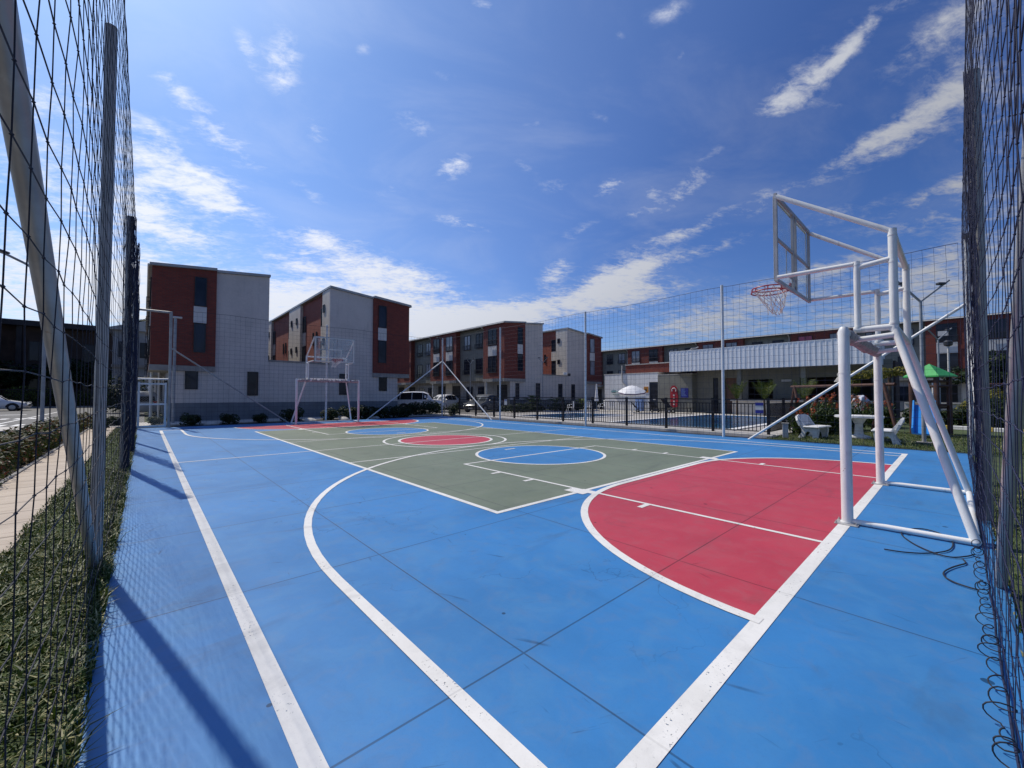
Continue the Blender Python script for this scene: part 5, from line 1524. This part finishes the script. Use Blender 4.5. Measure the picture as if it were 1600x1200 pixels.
# ------------------------------------------------------------------ plants
def lily_clump(loc, n, h, label, seed, spread):
    R = random.Random(seed); x0, y0, z0 = loc
    t = thing('lily_clump', loc, label, 'plant', 'orange lily clumps by the lawn')
    lf = MB(); fls = []
    for k in range(n):
        bx = x0 + R.uniform(-1, 1) * spread[0]; by = y0 + R.uniform(-1, 1) * spread[1]; hh = h * R.uniform(.65, 1.1)
        lf.tube([(bx, by, z0), (bx + R.uniform(-.08, .08), by + R.uniform(-.08, .08), z0 + hh)], [.014, .006], 4)
        for j in range(8):
            z = z0 + hh * (.04 + .105 * j) + R.uniform(-.04, .04); a = R.uniform(0, 2 * PI); L = R.uniform(.24, .44) * (1.05 - .06 * j); wd = L * .15
            d = Vector((math.cos(a), math.sin(a), 0)); q = Vector((-d.y, d.x, 0))
            b0 = Vector((bx, by, z)); m_ = b0 + d * L * .45 + Vector((0, 0, L * .55)); e = b0 + d * L * .95 + Vector((0, 0, L * R.uniform(.35, .9)))
            lf.add([b0 - q * wd * .3, b0 + q * wd * .3, m_ + q * wd, m_ - q * wd, e], [(0, 1, 2, 3), (3, 2, 4)])
        if R.random() < .22:
            fl = MB()
            for j in range(7): leaf_cluster(fl, (bx + R.uniform(-.04, .04), by + R.uniform(-.04, .04), z0 + hh + .0 + j * .026), (.04, .04, .03), 3, .042, seed=R.randint(0, 99999))
            fls.append(fl)
    lf.build('leaves', M['leaf'], t)
    for fl in fls: fl.build('flower', M['flower'], t)
    return t


lily_clump((10.6, -6.75, -.015), 34, .80, 'low leafy clump at the railing corner beside the bollard', 3, (.9, .35))
lily_clump((12.0, -6.95, -.015), 70, 1.25, 'tall clump of orange flowered lilies behind the left bench', 4, (1.2, .55))
lily_clump((14.0, -7.5, -.015), 40, 1.15, 'clump of orange lilies reaching behind the near goal post', 5, (.9, .5))
lily_clump((17.2, -8.2, -.015), 46, 1.15, 'leafy clump under the hanging vine in front of the bending person', 6, (.7, .5))


def bush(loc, rad, mat, label, n, size, seed, name='shrub', group=None, cat='shrub'):
    t = thing(name, loc, label, cat, group)
    bush_mesh('leaves', mat, rad, n, size, 6, seed, at=loc).build('leaves', mat, t)
    R = random.Random(seed); mb = MB()
    for k in range(5):
        a = R.uniform(0, 2 * PI); mb.tube([(loc[0], loc[1], loc[2]), (loc[0] + math.cos(a) * rad[0] * .5, loc[1] + math.sin(a) * rad[1] * .5, loc[2] + rad[2] * R.uniform(.8, 1.3))], [.02, .007], 5)
    mb.build('stems', M['bark'], t)
    return t


# shrubs in the bed behind the far goal
SB = [(-5.3, 13.0, .42), (-3.9, 12.9, .40), (-2.65, 13.0, .36), (-1.2, 13.1, .55), (.75, 12.9, .50), (1.9, 13.0, .58), (2.7, 12.8, .62), (3.55, 13.0, .55), (4.5, 12.95, .60), (5.35, 12.9, .45)]
where = ['leftmost shrub in the bed under the left gable', 'second shrub from the left in the bed under the gable', 'third shrub, left of the far goal', 'dark shrub behind the left post of the far goal', 'shrub just right of the slim pole behind the far goal', 'shrub in the middle of the far goal mouth', 'rounded shrub near the right post of the far goal', 'shrub behind the right post of the far goal', 'shrub beside the foot of the far white brace', 'rightmost small shrub before the gable window']
for i, ((x, y, h), lab) in enumerate(zip(SB, where)):
    if i == 0: s0 = bush((x, y, -.02), (.42, .36, .40), M['leafdark'], lab, 900, .055, 21, group='shrubs in the bed behind the far goal')
    else: dup(s0, (x, y, -.02), i * 1.3, h / .42, label=lab)
bush((6.6, 14.0, .0), (1.0, .7, .55), M['leafdark'], 'dark hedge clump below the white four wheel drive', 1800, .07, 31)
bush((8.0, 14.3, .0), (1.1, .6, .62), M['leafdark'], 'dark shrub between the four wheel drive and the corner pole', 1800, .07, 32)
bush((8.9, 12.9, .0), (.55, .4, .5), M['leafdark'], 'small dark shrub at the far end of the railing', 900, .06, 33)
# stones in the far bed
R = random.Random(8)
sp_ = [(-4.6, 12.75, 'flat pale stone between the first two shrubs'), (-.4, 12.6, 'pale rounded stone left of the slim pole'), (1.35, 12.6, 'wide pale stone in the middle of the far bed'), (3.1, 12.55, 'pale stone near the right post of the far goal')]
for i, (x, y, lab) in enumerate(sp_):
    mb = MB(); mb.lathe([(.30, 0), (.32, .05), (.24, .13), (.10, .17)], (x, y, -.03), 9)
    mb.v = [(p[0] + R.uniform(-.03, .03), p[1] + R.uniform(-.03, .03) , p[2] * R.uniform(.9, 1.1)) for p in mb.v]
    tag(mb.build('stone', M['paleslab'], None, True), lab, 'stone', 'stones in the far bed')

# hedge beside the pavement on the left (continuous planting)
hb = MB(); R = random.Random(12)
y = -8.0
while y < 16.2:
    d = max(4.0, math.hypot(-9.0 - CAM.x, y - CAM.y))
    k = int(min(260, 1400 / d))
    for c in range(2):
        leaf_cluster(hb, (-8.98 + (c - .5) * .36 + R.uniform(-.06, .06), y + R.uniform(-.1, .1), R.uniform(.20, .34)), (R.uniform(.26, .36), .34, R.uniform(.24, .34)), int(k * 1.5), .036 if d < 12 else .055, seed=R.randint(0, 10 ** 6))
    y += .32
hb.v = [(p[0], p[1], max(p[2], -.015)) for p in hb.v]
t = thing('hedge', (-8.98, 4, -.02), 'low red and green hedge between the pavement and the road', 'hedge')
hb.build('leaves', M['hedge'], t)
mb = MB()
for k in range(60):
    yy = -7.8 + k * .4; mb.tube([(-8.98 + R.uniform(-.15, .15), yy, -.05), (-8.98 + R.uniform(-.3, .3), yy + R.uniform(-.2, .2), .4)], [.012, .005], 4)
mb.build('stems', M['bark'], t)
bush((-8.15, 11.3, .012), (.30, .28, .22), M['leafdark'], 'small dark plant clump on the pavement behind the left brace', 420, .05, 41, 'plant_clump', cat='plant')
bush((-7.75, 14.2, .012), (.5, .4, .34), M['leafdark'], 'dark low shrub seen left of the gate', 900, .06, 42)
bush((-6.62, 13.6, .03), (.36, .3, .26), M['leafdark'], 'small round shrub seen through the gate', 700, .045, 43)


def palm(loc, h, label, seed, n=12, L=1.1, pot=False):
    R = random.Random(seed); x, y, z = loc
    t = thing('palm', loc, label, 'palm', 'small palms by the pools')
    mb = MB(); mb.tube([(x, y, z), (x + .03, y, z + h)], [.09, .06], 8); mb.build('trunk', M['bark'], t, True)
    lf = MB()
    for k in range(n):
        a = 2 * PI * k / n + R.uniform(-.2, .2); el = R.uniform(1.15, 1.5) if pot else R.uniform(.55, 1.35); LL = L * R.uniform(.8, 1.15)
        d = Vector((math.cos(a), math.sin(a), 0)); q = Vector((-d.y, d.x, 0)); pts = []
        for j in range(9):
            f = j / 8; r_ = LL * f; an = el - f * 1.25
            pts.append(Vector((x, y, z + h)) + d * (r_ * math.cos(el) * (1 - .1 * f) + r_ * .12) + Vector((0, 0, r_ * math.sin(el) - LL * (.18 if pot else .55) * f * f)))
        lf.tube(pts, [.014 - .0013 * j for j in range(9)], 4)
        for j in range(1, 9):
            for s in (-1, 1):
                for u in (0, .5):
                    p0 = pts[j] if u == 0 else pts[j - 1].lerp(pts[j], .5)
                    ll = LL * .28 * (1 - abs(j - 4.5) / 7)
                    e = p0 + q * s * ll + (pts[j] - pts[j - 1]).normalized() * ll * .7 - Vector((0, 0, ll * .25))
                    wv = (pts[j] - pts[j - 1]).normalized() * .022
                    lf.add([p0 - wv, p0 + wv, e], [(0, 1, 2)])
    lf.build('fronds', M['palm'], t)
    return t


p1 = palm((20.3, 13.6, 0), .7, 'fan of palm leaves behind the railing left of the middle gable', 51)
dup(p1, (18.3, 14.6, 0), 1.0, 1.1, label='palm behind the railing beneath the left corner of the middle terrace')
dup(p1, (17.3, 13.2, 0), 2.0, .9, label='low palm at the left of the planting behind the railing')
dup(p1, (24.0, 13.6, 0), .5, .85, label='palm under the courtyard wall near the camera pole')
dup(p1, (26.4, 13.4, 0), 2.4, .7, label='small palm right of the camera pole under the courtyard wall')
dup(p1, (29.0, 13.6, 0), 1.7, .9, label='palm beside the slim white pole under the right terrace end')
p2 = palm((23.9, -.15, 0), 1.1, 'upright palm before the left bar opening', 52, 8, 1.45, True)
dup(p2, (23.6, -1.95, 0), 2.2, 1.0, label='upright palm right of the left bar opening')
dup(p2, (23.2, -4.2, 0), 4.1, 1.0, label='upright palm before the right bar opening')
bush((21.0, 12.6, .0), (2.6, .6, .42), M['leafdark'], 'long dark planting behind the small pool', 2200, .09, 53)
bush((15.6, 12.8, .0), (2.2, .7, .5), M['leafdark'], 'dark planting behind the railing at the far left of the pools', 2000, .09, 54)
bush((27.0, 12.9, .0), (2.2, .5, .5), M['leafdark'], 'dark planting along the foot of the right courtyard wall', 1600, .09, 55)
# vines and shrubs by the playground
t = thing('vine_arbour', (18.6, -8.0, 0), 'yellow green vine hanging from a post behind the near goal', 'plant')
mb = MB(); mb.tube([(20.6, -8.3, 0), (20.65, -8.3, 2.5)], .07, 7); mb.build('trunk', M['bark'], t, True)
mb = MB()
for k, (dx, dy, z, rx, rz_) in enumerate(((0, 0, 2.42, .6, .28), (.5, -.8, 2.5, .6, .25), (-.5, .75, 2.35, .6, .24), (-.65, 1.0, 1.85, .30, .45), (-.70, 1.1, 1.4, .22, .4), (.9, -1.5, 2.35, .4, .2))):
    leaf_cluster(mb, (20.6 + dx, -8.0 + dy, z + .1), (rx, rx, rz_), 420, .07, seed=60 + k)
mb.build('leaves', M['leafyellow'], t)
bush((22.6, -11.6, 0), (.9, 1.2, 1.05), M['leafyellow'], 'yellow green shrub right of the climbing frame', 2400, .09, 61)
bush((20.0, -10.6, 0), (.8, 1.2, .58), M['leafdark'], 'dark low shrubs behind the climbing frame', 1800, .08, 62)
bush((19.6, -9.3, 0), (.6, .5, .5), M['leafdark'], 'dark shrub left of the blue slide', 900, .08, 63)
bush((20.5, -11.9, 0), (1.4, 1.4, .9), M['leafdark'], 'dark shrub at the right edge of the lawn', 1500, .09, 64)
tree((36.5, -13.0, 0), 4.3, 2.3, M['leafdark'], 'dense dark tree between the thick pole and the leaning brace at the right', 71, 5200, .15, .16)
bush((34.0, -12.6, 0), (1.3, 1.3, 1.25), M['leafyellow'], 'yellow leaved shrub below the dark tree at the right', 1700, .09, 65)
tree((38, -18, 0), 5.5, 3.2, M['leafdark'], 'broad tree farthest right beyond the lawn', 72, 3000, .2, .2)

# ------------------------------------------------------------------ left background across the road
t = thing('dark_building', (-24, 62, 0), 'long dark building with an overhanging roof across the road', 'building')
mb = MB(); mb.box(-60, -8.9, 60.0, 72, 0, 9.0); mb.build('wall', M['darkwall'], t)
mb = MB(); mb.box(-62, -8.5, 58.6, 73, 9.003, 9.6); mb.build('roof', M['darkroof'], t)
for k in range(9):
    x = -11.4 - k * 4.2
    for z0 in (1.0, 5.2):
        window(None, 'window', t, 'y', 60.0, x - 1.1, x + 1.1, z0, z0 + 2.2, -1, bars=2, fr=.07, dep=.08)
mb = MB()
for k in range(7): mb.box(-11.5 - k * 6, -11.1 - k * 6, 59.0, 59.4, 0, 9.0)
mb.build('column', M['darkroof'], t)
mb = MB(); mb.box(-60, -9, 58.9, 59.98, 4.2, 4.6); mb.build('gallery', M['darkroof'], t)
t = thing('brown_house', (-26, 54, 0), 'brown upper storey with a pale ledge behind the leaning pole at the far left', 'house')
mb = MB(); mb.box(-34, -19.2, 54.2, 59, 3.2, 9.2); mb.box(-34, -19.4, 54.6, 59, 0, 3.198); mb.build('wall', M['brick'], t)
mb = MB(); mb.prism([(53.3, 8.9), (53.3, 9.25), (60, 10.3), (60, 9.9)], 'x', -35, -18.9); mb.build('roof', M['darkroof'], t, fix=True)
mb = MB(); mb.box(-34, -19.1, 53.9, 54.198, 4.2, 4.55); mb.build('ledge', M['slab'], t)
for k in range(3): window(None, 'window', t, 'y', 54.2, -21.8 - k * 3.6, -20.2 - k * 3.6, 5.6, 7.6, -1, bars=1, fr=.07)
t = thing('pale_house', (-7.6, 50, 0), 'weathered pale house with a low pitched roof between the poles and the brick gable', 'house')
mb = MB(); mb.box(-9.55, -3.6, 50, 57, 0, 8.3); mb.build('wall', M['housewall'], t)
mb = MB(); mb.prism([(-9.9, 8.3), (-9.9, 8.5), (-6.6, 9.6), (-3.3, 8.5), (-3.3, 8.3)], 'y', 49.4, 57.4); mb.build('roof', M['roofmetal'], t, fix=True)
for (x, z) in ((-8.6, 5.4), (-6.9, 5.4), (-8.6, 1.6)): window(None, 'window', t, 'y', 50, x - .5, x + .5, z, z + 1.7, -1, fr=.06)
mb = MB(); mb.box(-9.6, -3.6, 49.7, 49.998, 4.3, 4.6); mb.build('ledge', M['slab'], t)
t = thing('boundary_railing', (-20, 53, 0), 'dark vertical bar railing along the far side of the road', 'railing')
mb = MB()
for k in range(170): mb.box(-32 + k * .14, -31.975 + k * .14, 52.9, 52.93, .1, 1.9)
mb.box(-32, -8.3, 52.88, 52.95, 1.82, 1.9); mb.box(-32, -8.3, 52.88, 52.95, .12, .2); mb.build('bars', M['black_metal'], t)
mb = MB(); mb.box(-32, -8.3, 52.75, 53.1, -.2, .12); mb.build('base_kerb', M['slab'], t)
lab = ['dark leafy tree behind the railing at the far left', 'dark tree behind the leaning pole on the left', 'tree behind the railing right of the leaning pole', 'dark tree left of the pale house']
for i, x in enumerate((-24.5, -18.5, -13.4, -10.4)):
    if i == 0: tr0 = tree((x, 57.5, 0), 4.6, 2.3, M['leafdark'], lab[i], 81, 2600, .2, .14, 'trees behind the far railing')
    else: dup(tr0, (x, 57.2 + (i % 2) * .8, 0), i * 1.9, (.95, 1.05, .85)[i - 1], label=lab[i])
lab = ['light green shrub row at the far left behind the railing', 'light green shrubs right of the far white car', 'green shrubs behind the railing beside the leaning pole']
for i, x in enumerate((-21.5, -15.6, -11.2)):
    if i == 0: sh0 = bush((x, 53.4, 0), (2.4, .6, 1.5), M['leafbright'], lab[0], 1700, .14, 91, group='green shrubs behind the far railing')
    else: dup(sh0, (x, 53.7, 0), 0, (.9, .75)[i - 1], label=lab[i])
tree((-7.5, 66, 0), 13.0, 2.6, M['leafdark'], 'tall dark tree crown above the pale house roof', 85, 2200, .3, .22)
bush((-7.9, 33, 0), (1.6, 1.2, 1.7), M['leafdark'], 'dark bush below the pale house beside the gate', 2000, .12, 86)

# ------------------------------------------------------------------ person bending over the plants
def skinned(name, joints, edges, mat, parent, sub=2):
    me = bpy.data.meshes.new(name); me.from_pydata([j[0] for j in joints], edges, [])
    o = bpy.data.objects.new(name, me); col.objects.link(o)
    sk = o.modifiers.new('skin', 'SKIN'); sk.use_smooth_shade = True
    for i, j in enumerate(joints):
        r_ = j[1]; me.skin_vertices[0].data[i].radius = (r_, r_ * (j[2] if len(j) > 2 else 1))
    me.skin_vertices[0].data[0].use_root = True
    sb = o.modifiers.new('sub', 'SUBSURF'); sb.levels = sub; sb.render_levels = sub
    dg = bpy.context.evaluated_depsgraph_get(); ev = o.evaluated_get(dg)
    m2 = bpy.data.meshes.new_from_object(ev); m2.materials.clear(); m2.materials.append(mat)
    o.modifiers.clear(); o.data = m2; bpy.data.meshes.remove(me)
    for p in m2.polygons: p.use_smooth = True
    if parent is not None: o.parent = parent
    return o


t = thing('person', (0, 0, 0), 'person in a pale shirt and dark trousers bending over the plants behind the near goal', 'person')
# local frame: facing +x, bent forward at the hips
J = [((0, 0, .90), .12, 1.2), ((.12, 0, 1.04), .12, 1.25), ((.30, 0, 1.20), .125, 1.3), ((.42, 0, 1.25), .10, 1.5), ((.52, 0, 1.27), .052), ((.60, 0, 1.29), .085), ((.69, 0, 1.27), .085), ((.75, 0, 1.25), .05),
     ((.40, .19, 1.21), .058), ((.52, .25, .97), .045), ((.70, .20, .78), .034), ((.74, .19, .73), .030),
     ((.40, -.19, 1.21), .058), ((.55, -.24, .98), .045), ((.75, -.14, .84), .034), ((.79, -.13, .80), .030),
     ((-.02, .10, .86), .10), ((.03, .11, .48), .068), ((-.04, .11, .10), .045), ((.0, .11, .04), .045), ((.14, .12, .03), .032),
     ((-.02, -.10, .86), .10), ((.05, -.11, .48), .068), ((-.02, -.11, .10), .045), ((.02, -.11, .04), .045), ((.16, -.12, .03), .032)]
Ed = [(0, 1), (1, 2), (2, 3), (3, 4), (4, 5), (5, 6), (6, 7), (3, 8), (8, 9), (9, 10), (10, 11), (3, 12), (12, 13), (13, 14), (14, 15), (0, 16), (16, 17), (17, 18), (18, 19), (19, 20), (0, 21), (21, 22), (22, 23), (23, 24), (24, 25)]
for s, wrist, hj in ((1, 11, Vector((.74, .19, .73))), (-1, 15, Vector((.79, -.13, .80)))):       # five fingers rooted in each hand
    for f, (dx, dy, ln) in enumerate(((.030, .034, .05), (.022, .018, .075), (.016, .004, .082), (.008, -.010, .075), (.0, -.022, .06))):
        a = len(J); J.append((tuple(hj + Vector((dx, s * dy, -.03))), .010)); J.append((tuple(hj + Vector((dx + .02, s * dy * 1.1, -.03 - ln))), .008)); Ed += [(wrist, a), (a, a + 1)]
skinned('body', J, Ed, M['skin'], t)
JS = [((.0, 0, .93), .135, 1.25), ((.12, 0, 1.05), .14, 1.3), ((.30, 0, 1.21), .142, 1.3), ((.43, 0, 1.255), .11, 1.5), ((.47, 0, 1.265), .07), ((.40, .20, 1.21), .078), ((.47, .235, 1.06), .07), ((.40, -.20, 1.21), .078), ((.48, -.23, 1.07), .07)]
skinned('shirt', JS, [(0, 1), (1, 2), (2, 3), (3, 4), (3, 5), (5, 6), (3, 7), (7, 8)], M['shirt'], t)
JT = [((0, 0, .92), .13, 1.25), ((-.02, .10, .84), .118), ((.03, .11, .48), .088), ((-.04, .11, .09), .07), ((-.02, -.10, .84), .118), ((.05, -.11, .48), .088), ((-.02, -.11, .09), .07)]
skinned('trousers', JT, [(0, 1), (1, 2), (2, 3), (0, 4), (4, 5), (5, 6)], M['trouser'], t)
JH = [((.58, 0, 1.33), .085), ((.64, 0, 1.345), .088), ((.70, 0, 1.33), .06)]
skinned('hair', JH, [(0, 1), (1, 2)], M['hair'], t)
t.location = (19.0, -7.65, -.015); t.rotation_euler = (0, 0, 2.3); t.scale = (1.05, 1.05, 1.05)
